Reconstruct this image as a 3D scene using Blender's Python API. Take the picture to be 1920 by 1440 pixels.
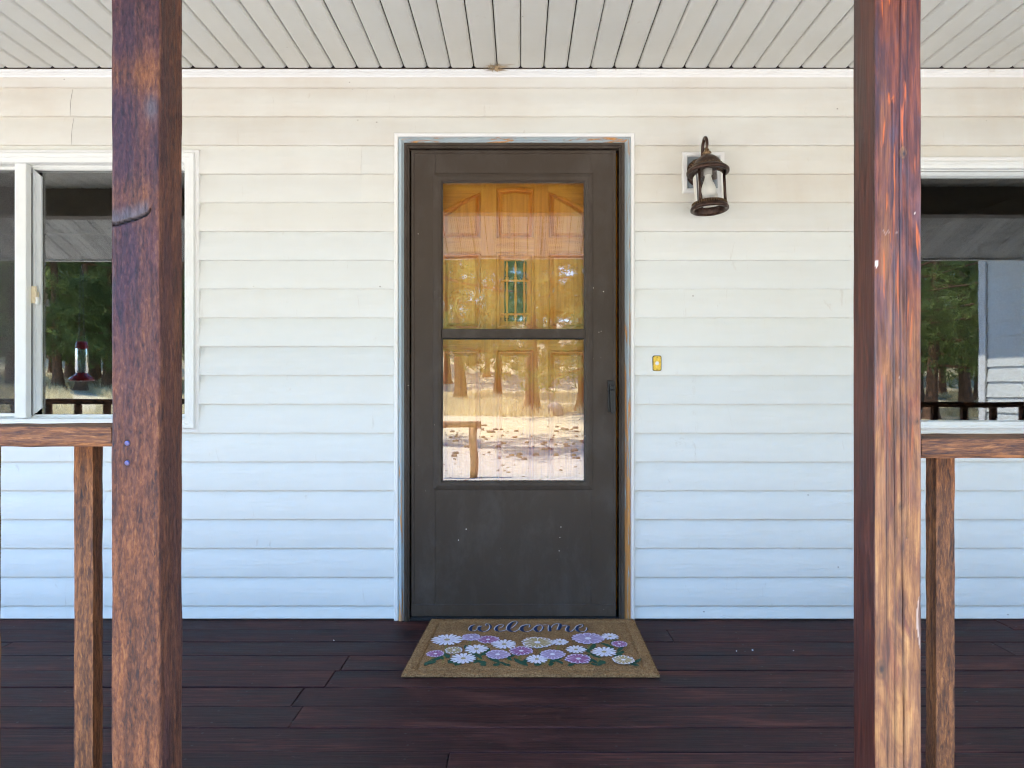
import bpy, bmesh, math, random
from mathutils import Vector, Matrix, noise as mnoise

scene = bpy.context.scene
for o in list(bpy.data.objects):
    bpy.data.objects.remove(o, do_unlink=True)

# ------------------------------------------------------------------ camera, sky, sun, exposure
F = 1300.0                      # focal length in photo pixels (1920 wide)
CX, CY = 976.0, 730.0           # vanishing point of the porch depth in the photo
CAMY, CAMZ = -3.088, 1.0214     # camera: metres in front of the wall, metres above the deck
cam_d = bpy.data.cameras.new('camera')
cam = bpy.data.objects.new('camera', cam_d)
scene.collection.objects.link(cam)
cam.location = (0, CAMY, CAMZ)
cam.rotation_euler = (math.radians(90), 0, 0)
cam_d.sensor_width = 36.0
cam_d.lens = F / 1920 * 36.0
cam_d.shift_x = -(CX - 960) / 1920
cam_d.shift_y = (CY - 720) / 1920
cam_d.clip_start = 0.02
cam_d.clip_end = 2000
scene.camera = cam

SUN_EL = math.radians(60)
SUN_AZ = math.atan2(-0.97, -0.24)          # angle from +Y towards +X
sd = Vector((math.sin(SUN_AZ) * math.cos(SUN_EL), math.cos(SUN_AZ) * math.cos(SUN_EL), math.sin(SUN_EL)))
world = bpy.data.worlds.new('World')
scene.world = world
world.use_nodes = True
wn = world.node_tree.nodes
sky = wn.new('ShaderNodeTexSky')
sky.sky_type = 'NISHITA'
sky.sun_disc = False
sky.sun_elevation = SUN_EL
sky.sun_rotation = SUN_AZ % (2 * math.pi)
sky.altitude = 1800
sky.ozone_density = 9.0
sky.air_density = 1.4
sky.dust_density = 0.4
world.node_tree.links.new(sky.outputs[0], wn['Background'].inputs[0])
wn['Background'].inputs[1].default_value = 0.15
sl = bpy.data.lights.new('sun', 'SUN')
sl.energy = 2.5
sl.angle = math.radians(0.53)
sl.color = (1.0, 0.95, 0.86)
sun = bpy.data.objects.new('sun', sl)
scene.collection.objects.link(sun)
sun.rotation_euler = sd.to_track_quat('Z', 'Y').to_euler()
sun.location = (-10, -6, 20)

vs = scene.view_settings
vs.view_transform = 'Standard'
vs.look = 'None'
vs.gamma = 1.0
vs.use_curve_mapping = False
vs.exposure = 3.3
scene.cycles.max_bounces = 10
scene.cycles.diffuse_bounces = 6
scene.cycles.transparent_max_bounces = 24
scene.cycles.use_denoising = True
scene.cycles.denoising_input_passes = 'RGB_ALBEDO_NORMAL'
scene.cycles.denoising_prefilter = 'FAST'
scene.cycles.denoising_quality = 'HIGH'
scene.cycles.filter_width = 1.1

# ------------------------------------------------------------------ photo measurements -> metres
def PX(px, Y=0.0): return (px - CX) * (Y - CAMY) / F
def PZ(py, Y=0.0): return CAMZ - (py - CY) * (Y - CAMY) / F
def on_floor(px, py, z):
    d = (CAMZ - z) * F / (py - CY)
    return Vector(((px - CX) * d / F, CAMY + d))

# ------------------------------------------------------------------ material kit
class Mat:
    def __init__(s, name, rough=0.6, metal=0.0, spec=0.5):
        s.m = bpy.data.materials.new(name)
        s.m.use_nodes = True
        s.nt = s.m.node_tree
        s.b = s.nt.nodes['Principled BSDF']
        s.b.inputs['Roughness'].default_value = rough
        s.b.inputs['Metallic'].default_value = metal
        s.b.inputs['Specular IOR Level'].default_value = spec
        s.tc = s.nt.nodes.new('ShaderNodeTexCoord')
        s.oi = s.nt.nodes.new('ShaderNodeObjectInfo')
    def put(s, sock, v):
        if isinstance(v, bpy.types.NodeSocket): s.nt.links.new(v, sock)
        elif isinstance(v, (tuple, list)) and len(v) == 3 and sock.type == 'RGBA': sock.default_value = (*v, 1)
        else: sock.default_value = v
    def vec(s, scale=(1, 1, 1), rand=0.0):
        src = s.tc.outputs['Object']
        if rand:
            a = s.nt.nodes.new('ShaderNodeVectorMath'); a.operation = 'MULTIPLY_ADD'
            s.nt.links.new(s.oi.outputs['Random'], a.inputs[0])
            a.inputs[1].default_value = (rand, rand * 1.7, rand * 2.3)
            s.nt.links.new(src, a.inputs[2]); src = a.outputs[0]
        m = s.nt.nodes.new('ShaderNodeMapping')
        s.nt.links.new(src, m.inputs[0]); m.inputs['Scale'].default_value = scale
        return m.outputs[0]
    def noise(s, scale=(1, 1, 1), detail=4, rough=0.55, dist=0.0, rand=0.0):
        n = s.nt.nodes.new('ShaderNodeTexNoise')
        s.nt.links.new(s.vec(scale, rand), n.inputs['Vector'])
        n.inputs['Scale'].default_value = 1.0
        n.inputs['Detail'].default_value = detail
        n.inputs['Roughness'].default_value = rough
        n.inputs['Distortion'].default_value = dist
        return n.outputs['Fac']
    def voronoi(s, scale=(1, 1, 1), rand=0.0, out='Distance', randomness=1.0):
        n = s.nt.nodes.new('ShaderNodeTexVoronoi')
        s.nt.links.new(s.vec(scale, rand), n.inputs['Vector'])
        n.inputs['Scale'].default_value = 1.0
        n.inputs['Randomness'].default_value = randomness
        return n.outputs[out]
    def attr(s, name):
        n = s.nt.nodes.new('ShaderNodeAttribute'); n.attribute_name = name
        return n.outputs['Fac']
    def ramp(s, f, stops, interp='LINEAR'):
        n = s.nt.nodes.new('ShaderNodeValToRGB')
        n.color_ramp.interpolation = interp
        e = n.color_ramp.elements
        while len(e) < len(stops): e.new(0.5)
        for i, (p, c) in enumerate(stops):
            e[i].position = p
            if not isinstance(c, (tuple, list)): c = (c, c, c)
            e[i].color = (*c, 1)
        s.nt.links.new(f, n.inputs[0])
        return n.outputs[0]
    def mix(s, f, a, b, mode='MIX'):
        n = s.nt.nodes.new('ShaderNodeMix'); n.data_type = 'RGBA'; n.blend_type = mode
        s.put(n.inputs[0], f); s.put(n.inputs[6], a); s.put(n.inputs[7], b)
        return n.outputs[2]
    def math(s, op, a, b=0.0, c=0.0, clamp=False):
        n = s.nt.nodes.new('ShaderNodeMath'); n.operation = op; n.use_clamp = clamp
        s.put(n.inputs[0], a); s.put(n.inputs[1], b); s.put(n.inputs[2], c)
        return n.outputs[0]
    def sep(s, scale=(1, 1, 1)):
        n = s.nt.nodes.new('ShaderNodeSeparateXYZ')
        s.nt.links.new(s.vec(scale), n.inputs[0])
        return n.outputs
    def bump(s, h, strength=0.3, dist=0.002, normal=None):
        n = s.nt.nodes.new('ShaderNodeBump')
        n.inputs['Strength'].default_value = strength
        n.inputs['Distance'].default_value = dist
        s.nt.links.new(h, n.inputs['Height'])
        if normal is not None: s.nt.links.new(normal, n.inputs['Normal'])
        return n.outputs[0]
    def base(s, v): s.put(s.b.inputs['Base Color'], v); return s
    def rough(s, v): s.put(s.b.inputs['Roughness'], v); return s
    def normal(s, v): s.put(s.b.inputs['Normal'], v); return s

M = {}
def plain(name, col, rough=0.6, metal=0.0, var=0.12, scale=30, bump=0.1, spec=0.5):
    k = Mat(name, rough, metal, spec)
    f = k.noise((scale,) * 3, 4, 0.6, rand=3)
    k.base(k.ramp(f, [(0.3, tuple(c * (1 - var) for c in col)), (0.7, tuple(min(1, c * (1 + var)) for c in col))]))
    if bump: k.normal(k.bump(k.noise((scale * 4,) * 3, 3), bump, 0.001))
    M[name] = k.m
    return k

def vinyl(name, col, dirt, dirt_amt, grain=True):
    k = Mat(name, 0.42)
    big = k.noise((1.1, 1.1, 3.0), 5, 0.6)
    streak = k.noise((6, 6, 1.2), 4, 0.6, rand=4)
    d = k.math('MULTIPLY', k.ramp(big, [(0.35, 0.0), (0.72, 1.0)]), k.ramp(streak, [(0.25, 0.3), (0.75, 1.0)]))
    d = k.math('MULTIPLY', d, dirt_amt, clamp=True)
    c = k.mix(d, col, dirt)
    hue = k.ramp(k.oi.outputs['Random'], [(0.0, (0.965, 0.97, 0.975)), (1.0, (1.02, 1.01, 0.995))])
    c = k.mix(1.0, c, hue, 'MULTIPLY')
    # small fly specks and scuffs
    v = k.voronoi((7, 7, 9), rand=5)
    sp = k.ramp(v, [(0.0, 1.0), (0.022, 0.85), (0.034, 0.0)])
    c = k.mix(k.math('MULTIPLY', sp, 0.7), c, (0.2, 0.14, 0.08))
    scuff = k.ramp(k.noise((14, 14, 3), 8, 0.7, 1.5, rand=7), [(0.63, 0.0), (0.74, 0.5)])
    c = k.mix(scuff, c, (0.50, 0.43, 0.34))
    k.base(c)
    k.rough(k.ramp(big, [(0.2, 0.38), (0.8, 0.55)]))
    if grain:
        g = k.noise((3.0, 60, 260), 3, 0.6, 0.4, rand=6)
        w = k.noise((1.5, 1.5, 3), 2, 0.5, rand=8)
        k.normal(k.bump(g, 0.42, 0.0016, k.bump(w, 0.25, 0.012)))
    M[name] = k.m
vinyl('siding_vinyl', (0.765, 0.785, 0.75), (0.60, 0.54, 0.45), 0.18)
vinyl('siding_vinyl_aged', (0.735, 0.725, 0.655), (0.56, 0.46, 0.34), 0.60)
vinyl('siding_vinyl_mid', (0.75, 0.755, 0.70), (0.58, 0.50, 0.39), 0.40)
vinyl('soffit_vinyl', (0.615, 0.615, 0.57), (0.46, 0.41, 0.31), 0.35)
vinyl('trim_white', (0.82, 0.82, 0.79), (0.62, 0.52, 0.4), 0.22, grain=False)

def vented():
    k = Mat('soffit_vented', 0.5)
    v = k.voronoi((72, 72, 0.0), randomness=0.0)
    holes = k.ramp(v, [(0.24, 1.0), (0.33, 0.0)])
    x = k.sep()
    band = k.math('GREATER_THAN', k.math('FRACT', k.math('MULTIPLY', x[0], 1 / 0.309)), 0.34)
    hole = k.math('MULTIPLY', holes, band)
    k.base(k.mix(hole, (0.62, 0.62, 0.59), (0.03, 0.03, 0.03)))
    M['soffit_vented'] = k.m
vented()

def post_left():
    k = Mat('rough_sawn_stained', 0.62, spec=0.35)
    fine = k.noise((230, 230, 62), 6, 0.72, 0.5)
    mid = k.noise((38, 38, 5.0), 5, 0.65, 1.2)
    big = k.noise((9, 9, 3.2), 4, 0.6, 0.5)
    f = k.math('ADD', k.math('MULTIPLY', fine, 0.6), k.math('MULTIPLY', mid, 0.45))
    warm = k.ramp(f, [(0.38, (0.016, 0.005, 0.004)), (0.47, (0.088, 0.027, 0.011)), (0.57, (0.19, 0.064, 0.023)), (0.72, (0.36, 0.145, 0.050))])
    cool = k.ramp(f, [(0.37, (0.007, 0.003, 0.006)), (0.48, (0.029, 0.0105, 0.019)), (0.58, (0.066, 0.025, 0.032)), (0.73, (0.18, 0.078, 0.054))])
    pf = k.math('MULTIPLY', k.attr('purple'), k.ramp(big, [(0.30, 0.5), (0.52, 1.0)]), clamp=True)
    c = k.mix(pf, warm, cool)
    c = k.mix(k.attr('grey'), c, k.ramp(f, [(0.35, (0.03, 0.026, 0.03)), (0.7, (0.16, 0.14, 0.15))]))
    # torn dark saw dashes
    dash = k.ramp(k.noise((85, 85, 17), 4, 0.65, 1.0), [(0.60, 0.0), (0.67, 0.75)])
    c = k.mix(dash, c, (0.02, 0.008, 0.008))
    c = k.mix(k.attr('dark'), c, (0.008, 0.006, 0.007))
    k.base(c)
    k.rough(k.ramp(mid, [(0.3, 0.5), (0.7, 0.75)]))
    k.normal(k.bump(fine, 0.9, 0.004, k.bump(k.noise((75, 75, 10), 3, 0.6, 1.0), 0.6, 0.004)))
    M['rough_sawn_stained'] = k.m
post_left()

def post_right():
    k = Mat('planed_stained', 0.38, spec=0.5)
    grain = k.noise((190, 190, 6.0), 6, 0.70, 1.5)
    mid = k.noise((20, 20, 2.6), 5, 0.62, 2.6)
    f = k.math('ADD', k.math('MULTIPLY', grain, 0.45), k.math('MULTIPLY', mid, 0.6))
    red = k.ramp(f, [(0.36, (0.018, 0.006, 0.006)), (0.48, (0.072, 0.018, 0.010)), (0.57, (0.155, 0.036, 0.015)), (0.70, (0.30, 0.082, 0.030))])
    tan = k.ramp(f, [(0.36, (0.075, 0.022, 0.008)), (0.48, (0.21, 0.075, 0.022)), (0.60, (0.39, 0.18, 0.052)), (0.75, (0.56, 0.32, 0.11))])
    big = k.noise((15, 15, 4.5), 5, 0.65, 1.6)
    tf = k.math('MULTIPLY', k.attr('wear'), k.ramp(big, [(0.36, 0.05), (0.54, 1.0)]), clamp=True)
    c = k.mix(tf, red, tan)
    pur = k.ramp(k.noise((17, 17, 6.0), 4, 0.6, 1.2), [(0.48, 0.0), (0.60, 0.9)])
    c = k.mix(k.math('MULTIPLY', pur, k.attr('purple')), c, k.ramp(f, [(0.35, (0.022, 0.010, 0.016)), (0.7, (0.15, 0.075, 0.085))]))
    drip = k.ramp(k.noise((48, 48, 3.4), 3, 0.5, 2.4), [(0.59, 0.0), (0.65, 0.95)])
    c = k.mix(k.math('MULTIPLY', drip, k.attr('orange')), c, (0.50, 0.10, 0.015))
    c = k.mix(k.attr('chip'), c, (0.66, 0.52, 0.42))
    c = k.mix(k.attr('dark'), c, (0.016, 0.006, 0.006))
    k.base(c)
    k.rough(k.ramp(mid, [(0.3, 0.30), (0.7, 0.5)]))
    k.normal(k.bump(grain, 0.35, 0.0015))
    M['planed_stained'] = k.m
post_right()

def rail_wood(name, warm=1.0):
    k = Mat(name, 0.6, spec=0.35)
    fine = k.noise((22, 170, 240), 6, 0.7, 1.2, rand=3) if name == 'rail_wood' else k.noise((230, 230, 40), 6, 0.72, 0.8, rand=3)
    big = k.noise((5, 20, 30), 4, 0.6, 1.5) if name == 'rail_wood' else k.noise((40, 40, 4), 4, 0.6, 1.0, rand=2)
    f = k.math('ADD', k.math('MULTIPLY', fine, 0.6), k.math('MULTIPLY', big, 0.42))
    k.base(k.ramp(f, [(0.38, (0.014, 0.006, 0.006)), (0.48, (0.095, 0.034, 0.013)), (0.57, (0.22, 0.082, 0.026)), (0.70, (0.42, 0.185, 0.065))]))
    k.normal(k.bump(fine, 0.8, 0.003))
    M[name] = k.m
rail_wood('rail_wood'); rail_wood('baluster_wood')

def deck_wood():
    k = Mat('deck_stain', 0.6, spec=0.26)
    g = k.noise((5.0, 130, 130), 6, 0.7, 0.8, rand=9)
    b = k.noise((2.2, 9, 9), 5, 0.65, 0.6, rand=5)
    f = k.math('ADD', k.math('MULTIPLY', g, 0.5), k.math('MULTIPLY', b, 0.55))
    c = k.ramp(f, [(0.36, (0.004, 0.0016, 0.002)), (0.46, (0.019, 0.0062, 0.0064)), (0.56, (0.047, 0.0150, 0.0130)), (0.68, (0.115, 0.042, 0.030))])
    c = k.mix(1.0, c, k.ramp(k.oi.outputs['Random'], [(0, (0.78, 0.78, 0.85)), (1, (1.25, 1.15, 1.1))]), 'MULTIPLY')
    scuff = k.ramp(k.noise((9, 26, 26), 7, 0.75, 1.5, rand=4), [(0.62, 0.0), (0.75, 0.5)])
    c = k.mix(scuff, c, (0.20, 0.14, 0.12))
    knots = k.ramp(k.voronoi((2.2, 6, 6), rand=3), [(0.03, 1.0), (0.09, 0.0)])
    c = k.mix(k.math('MULTIPLY', knots, 0.8), c, (0.010, 0.006, 0.006))
    k.base(c)
    k.rough(k.ramp(b, [(0.3, 0.5), (0.7, 0.75)]))
    k.normal(k.bump(g, 0.7, 0.003))
    M['deck_stain'] = k.m
deck_wood()

def storm_paint():
    k = Mat('storm_brown', 0.5, spec=0.2)
    n = k.noise((2, 2, 1.2), 5, 0.6)
    c = k.ramp(n, [(0.3, (0.050, 0.037, 0.027)), (0.7, (0.068, 0.051, 0.038))])
    dust = k.ramp(k.noise((7, 7, 3.5), 8, 0.75, 0.3), [(0.48, 0.0), (0.75, 0.4)])
    c = k.mix(dust, c, (0.125, 0.115, 0.105))
    v = k.voronoi((16, 16, 16)); w = k.noise((3.5, 3.5, 3.5), 2, 0.5)
    sp = k.math('MULTIPLY', k.ramp(v, [(0.0, 1.0), (0.030, 1.0), (0.048, 0.0)]), k.ramp(w, [(0.50, 0.0), (0.56, 1.0)]))
    v2 = k.voronoi((27, 27, 27), rand=1.0)
    sp2 = k.math('MULTIPLY', k.ramp(v2, [(0.0, 1.0), (0.045, 0.8), (0.07, 0.0)]), k.ramp(k.noise((2.2, 2.2, 2.2), 2), [(0.56, 0.0), (0.62, 0.8)]))
    c = k.mix(sp, c, (0.74, 0.70, 0.62))
    c = k.mix(sp2, c, (0.45, 0.38, 0.30))
    k.base(c)
    k.rough(k.ramp(k.noise((3, 3, 3), 5, 0.6), [(0.3, 0.42), (0.7, 0.6)]))
    k.normal(k.bump(k.noise((400, 400, 400), 2), 0.05, 0.001))
    M['storm_brown'] = k.m
storm_paint()

def peeling(name, amount, axis):
    k = Mat(name, 0.55)
    sc = (8, 40, 60) if axis == 'x' else (60, 40, 3.2)
    n = k.noise(sc, 6, 0.68, 1.2)
    if axis == 'z':        # weather has worn the lower jambs most
        n = k.math('ADD', n, k.math('MULTIPLY', k.math('SUBTRACT', 1.25, k.sep()[2]), 0.11))
    lo = 0.66 - amount
    peel = k.ramp(n, [(lo, 0.0), (lo + 0.02, 1.0)])
    rim = k.ramp(n, [(lo - 0.05, 0.0), (lo, 0.6)])
    blue = k.ramp(k.noise((6, 6, 3), 4), [(0.3, (0.30, 0.37, 0.40)), (0.7, (0.40, 0.47, 0.49))])
    c = k.mix(rim, blue, (0.26, 0.22, 0.20))
    wood = k.ramp(k.noise((90, 90, 6), 4), [(0.3, (0.46, 0.19, 0.05)), (0.7, (0.66, 0.33, 0.10))])
    k.base(k.mix(peel, c, wood))
    k.normal(k.bump(k.math('SUBTRACT', 1.0, peel), 0.5, 0.001))
    M[name] = k.m
peeling('brickmould_head', 0.10, 'x'); peeling('brickmould_left', 0.015, 'z'); peeling('brickmould_right', 0.12, 'z')

def oak(name, vertical=True):
    k = Mat(name, 0.32, spec=0.5)
    sc = (70, 70, 3.5) if vertical else (3.5, 70, 70)
    g = k.noise(sc, 6, 0.65, 1.0, rand=5)
    b = k.noise(tuple(c * 0.2 for c in sc), 4, 0.6, 1.0, rand=3)
    f = k.math('ADD', k.math('MULTIPLY', g, 0.5), k.math('MULTIPLY', b, 0.5))
    k.base(k.ramp(f, [(0.33, (0.54, 0.195, 0.018)), (0.5, (0.78, 0.34, 0.034)), (0.68, (0.88, 0.48, 0.07))]))
    k.normal(k.bump(g, 0.15, 0.001))
    M[name] = k.m
oak('door_wood'); oak('door_wood_rail', False)

def glass(name, refl, tint, wobble=0.0, rough=0.0):
    m = bpy.data.materials.new(name); m.use_nodes = True
    nt = m.node_tree; nt.nodes.clear()
    out = nt.nodes.new('ShaderNodeOutputMaterial')
    mix = nt.nodes.new('ShaderNodeMixShader')
    tr = nt.nodes.new('ShaderNodeBsdfTransparent'); tr.inputs[0].default_value = (*tint, 1)
    gl = nt.nodes.new('ShaderNodeBsdfGlossy'); gl.inputs['Roughness'].default_value = rough
    gl.inputs['Color'].default_value = (1, 1, 1, 1)
    fr = nt.nodes.new('ShaderNodeFresnel'); fr.inputs[0].default_value = 1.5
    ad = nt.nodes.new('ShaderNodeMath'); ad.operation = 'ADD'; ad.use_clamp = True
    nt.links.new(fr.outputs[0], ad.inputs[0]); ad.inputs[1].default_value = refl - 0.04
    nt.links.new(ad.outputs[0], mix.inputs[0])
    nt.links.new(tr.outputs[0], mix.inputs[1]); nt.links.new(gl.outputs[0], mix.inputs[2])
    nt.links.new(mix.outputs[0], out.inputs[0])
    if wobble:
        tc = nt.nodes.new('ShaderNodeTexCoord'); n = nt.nodes.new('ShaderNodeTexNoise')
        n.inputs['Scale'].default_value = 3.5; n.inputs['Detail'].default_value = 1.0
        bp = nt.nodes.new('ShaderNodeBump'); bp.inputs['Strength'].default_value = 1.0
        bp.inputs['Distance'].default_value = wobble
        nt.links.new(tc.outputs['Object'], n.inputs['Vector'])
        nt.links.new(n.outputs['Fac'], bp.inputs['Height'])
        nt.links.new(bp.outputs[0], gl.inputs['Normal'])
    M[name] = m
glass('storm_glass', 0.11, (0.99, 0.99, 0.985), 0.0005)
glass('window_glass', 0.115, (0.82, 0.85, 0.84), 0.00025)
glass('window_glass_dark', 0.065, (0.75, 0.77, 0.77), 0.00035)
glass('lantern_glass', 0.06, (0.93, 0.93, 0.92), 0.0, 0.05)
glass('feeder_glass', 0.10, (0.75, 0.85, 0.9))

def screen_mesh():
    m = bpy.data.materials.new('insect_screen'); m.use_nodes = True
    nt = m.node_tree; b = nt.nodes['Principled BSDF']
    b.inputs['Base Color'].default_value = (0.05, 0.045, 0.04, 1); b.inputs['Roughness'].default_value = 0.7
    b.inputs['Alpha'].default_value = 0.45
    M['insect_screen'] = m
screen_mesh()

plain('window_vinyl', (0.80, 0.81, 0.77), 0.35, var=0.03, scale=8, bump=0.03)
plain('shaded_vinyl', (0.62, 0.65, 0.64), 0.4, var=0.05, scale=8, bump=0.03)  # window vinyl toned down, shade of the recessed sash put into its colour
plain('dark_gap', (0.012, 0.011, 0.010), 0.8, bump=0)
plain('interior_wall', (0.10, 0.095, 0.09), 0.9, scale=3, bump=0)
plain('sheathing', (0.25, 0.2, 0.15), 0.9)
plain('jamb_white', (0.60, 0.48, 0.33), 0.5)
plain('black_metal', (0.007, 0.007, 0.007), 0.38, scale=60)
plain('latch_cream', (0.70, 0.60, 0.40), 0.4)
plain('plate_grey', (0.23, 0.27, 0.29), 0.5)
plain('bulb_white', (0.82, 0.80, 0.72), 0.25, var=0.03, bump=0)
plain('socket_grey', (0.45, 0.43, 0.38), 0.4)
plain('brass', (0.80, 0.55, 0.10), 0.34, 0.75, var=0.25, scale=140)
plain('brass_dark', (0.10, 0.06, 0.015), 0.6, 0.3)
plain('button_white', (0.85, 0.83, 0.78), 0.3, var=0.02)
plain('screw_blue', (0.12, 0.11, 0.22), 0.35, 0.7)
plain('nail_dark', (0.010, 0.009, 0.010), 0.5)
plain('flake_white', (0.75, 0.75, 0.75), 0.7)
plain('web_tan', (0.42, 0.31, 0.18), 0.9, var=0.3)
plain('roof_shingle', (0.09, 0.085, 0.08), 0.9, var=0.4, scale=20, bump=0.4)
plain('beam_wood', (0.11, 0.085, 0.055), 0.6, var=0.4, scale=18)
plain('fascia_white', (0.66, 0.66, 0.63), 0.5)
plain('print_navy', (0.004, 0.022, 0.085), 0.8, var=0.3, scale=300)
plain('print_white', (0.74, 0.72, 0.80), 0.85, var=0.12, scale=300)
plain('print_pale', (0.62, 0.55, 0.72), 0.85, var=0.1, scale=300)
plain('print_lavender', (0.38, 0.28, 0.44), 0.85, var=0.2, scale=300)
plain('print_mauve', (0.30, 0.105, 0.24), 0.85, var=0.25, scale=300)
plain('print_tan', (0.42, 0.31, 0.14), 0.85, var=0.2, scale=300)
plain('print_green', (0.018, 0.070, 0.036), 0.85, var=0.3, scale=300)
plain('print_olive', (0.20, 0.17, 0.035), 0.85, var=0.3, scale=300)
plain('bark', (0.17, 0.085, 0.045), 0.9, var=0.55, scale=9, bump=0.8)
plain('log_wood', (0.42, 0.22, 0.10), 0.8, var=0.35, scale=14, bump=0.5)
plain('boulder_stone', (0.30, 0.24, 0.19), 0.85, var=0.4, scale=6, bump=0.6)
plain('stone_brown', (0.20, 0.13, 0.10), 0.85, var=0.4, scale=9, bump=0.5)
plain('edging_grey', (0.38, 0.36, 0.34), 0.7, var=0.2)
plain('red_plastic', (0.20, 0.008, 0.014), 0.25, bump=0)
plain('nectar_clear', (0.55, 0.66, 0.72), 0.2, bump=0)

def bronze():
    k = Mat('lantern_bronze', 0.38, 0.55)
    n = k.noise((60, 60, 60), 5, 0.65)
    k.base(k.ramp(n, [(0.3, (0.026, 0.013, 0.009)), (0.55, (0.058, 0.030, 0.019)), (0.80, (0.17, 0.095, 0.052))]))
    k.normal(k.bump(n, 0.25, 0.002))
    M['lantern_bronze'] = k.m
bronze()
plain('bronze_gilt', (0.16, 0.10, 0.05), 0.35, 0.7, var=0.4, scale=120)

def coir():
    k = Mat('coir', 0.95, spec=0.1)
    n = k.noise((210, 210, 210), 5, 0.8, 1.0)
    b = k.noise((9, 9, 9), 4, 0.6)
    c = k.ramp(n, [(0.36, (0.075, 0.035, 0.014)), (0.5, (0.32, 0.175, 0.075)), (0.64, (0.62, 0.39, 0.19))])
    c = k.mix(k.ramp(b, [(0.4, 0.0), (0.7, 0.35)]), c, (0.10, 0.055, 0.025))
    k.base(c); k.normal(k.bump(n, 1.0, 0.004))
    M['coir'] = k.m
coir()

def needles(name, col, trans):
    k = Mat(name, 0.55)
    r = k.noise((0.9, 0.9, 0.9), 3, 0.6, rand=6)
    c = k.ramp(r, [(0.3, tuple(x * 0.6 for x in col)), (0.7, tuple(x * 1.5 for x in col))])
    k.base(c)
    t = k.nt.nodes.new('ShaderNodeBsdfTranslucent'); k.nt.links.new(c, t.inputs[0])
    mx = k.nt.nodes.new('ShaderNodeMixShader'); mx.inputs[0].default_value = trans
    out = k.nt.nodes['Material Output']
    k.nt.links.new(k.b.outputs[0], mx.inputs[1]); k.nt.links.new(t.outputs[0], mx.inputs[2])
    k.nt.links.new(mx.outputs[0], out.inputs[0])
    M[name] = k.m
needles('pine_needles', (0.19, 0.235, 0.07), 0.45)
needles('dry_grass_blades', (0.66, 0.56, 0.34), 0.5)
needles('green_grass_blades', (0.16, 0.20, 0.06), 0.35)

def dirt():
    k = Mat('dirt', 0.95, spec=0.15)
    n = k.noise((9, 9, 9), 8, 0.7)
    b = k.noise((0.5, 0.5, 0.5), 5, 0.6)
    gravel = k.ramp(n, [(0.35, (0.34, 0.295, 0.245)), (0.6, (0.50, 0.45, 0.385))])
    litter = k.ramp(n, [(0.35, (0.38, 0.31, 0.19)), (0.6, (0.62, 0.54, 0.37))])
    y = k.sep()[1]
    far = k.math('ADD', k.math('MULTIPLY', k.math('SUBTRACT', -14.0, y), 0.25), k.math('MULTIPLY', k.math('SUBTRACT', b, 0.5), 3.0), clamp=True)
    k.base(k.mix(far, gravel, litter))
    k.normal(k.bump(n, 0.8, 0.03))
    M['dirt'] = k.m
dirt()

# ------------------------------------------------------------------ geometry kit
def link(name, verts, faces, mat, parent=None, org=(0, 0, 0), smooth=False):
    me = bpy.data.meshes.new(name)
    ox, oy, oz = org
    me.from_pydata([(v[0] - ox, v[1] - oy, v[2] - oz) for v in verts], [], faces)
    if mat: me.materials.append(M[mat] if isinstance(mat, str) else mat)
    if smooth: me.polygons.foreach_set('use_smooth', [True] * len(me.polygons))
    me.update()
    o = bpy.data.objects.new(name, me)
    scene.collection.objects.link(o)
    if parent is not None: o.parent = parent
    else: o.location = org
    return o

class Thing:
    """An Empty at the thing's base; part() parents one mesh to it, sub() one mesh to a part."""
    def __init__(s, name, label, cat, loc, group=None, kind=None):
        s.loc = tuple(loc)
        s.o = bpy.data.objects.new(name, None)
        s.o.empty_display_size = 0.1
        scene.collection.objects.link(s.o)
        s.o.location = s.loc
        s.o['label'] = label; s.o['category'] = cat
        if group: s.o['group'] = group
        if kind: s.o['kind'] = kind
    def part(s, name, vf, mat, smooth=False, under=None):
        return link(name, vf[0], vf[1], mat, under or s.o, s.loc, smooth)

def tag(o, label=None, cat=None, group=None, kind=None):
    if label: o['label'] = label
    if cat: o['category'] = cat
    if group: o['group'] = group
    if kind: o['kind'] = kind
    return o

def box(x0, x1, y0, y1, z0, z1, bevel=0.0):
    bm = bmesh.new()
    bmesh.ops.create_cube(bm, size=1.0)
    for v in bm.verts:
        v.co = ((x0 + x1) / 2 + v.co.x * (x1 - x0), (y0 + y1) / 2 + v.co.y * (y1 - y0), (z0 + z1) / 2 + v.co.z * (z1 - z0))
    if bevel:
        bmesh.ops.bevel(bm, geom=bm.edges[:], offset=bevel, segments=2, affect='EDGES', profile=0.5)
    return bm_vf(bm)

def bm_vf(bm):
    bm.verts.ensure_lookup_table(); bm.verts.index_update()
    v = [tuple(x.co) for x in bm.verts]
    f = [[a.index for a in p.verts] for p in bm.faces]
    bm.free()
    return v, f

def join(*vfs):
    V, Fc = [], []
    for v, f in vfs:
        n = len(V); V += list(v); Fc += [[i + n for i in p] for p in f]
    return V, Fc

def prism(pts, y0, y1):
    """polygon in X,Z extruded between y0 (front) and y1"""
    n = len(pts)
    v = [(x, y0, z) for x, z in pts] + [(x, y1, z) for x, z in pts]
    f = [list(range(n)), list(range(2 * n - 1, n - 1, -1))]
    for i in range(n): f.append([(i + 1) % n, i, i + n, (i + 1) % n + n])
    return v, f

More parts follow.
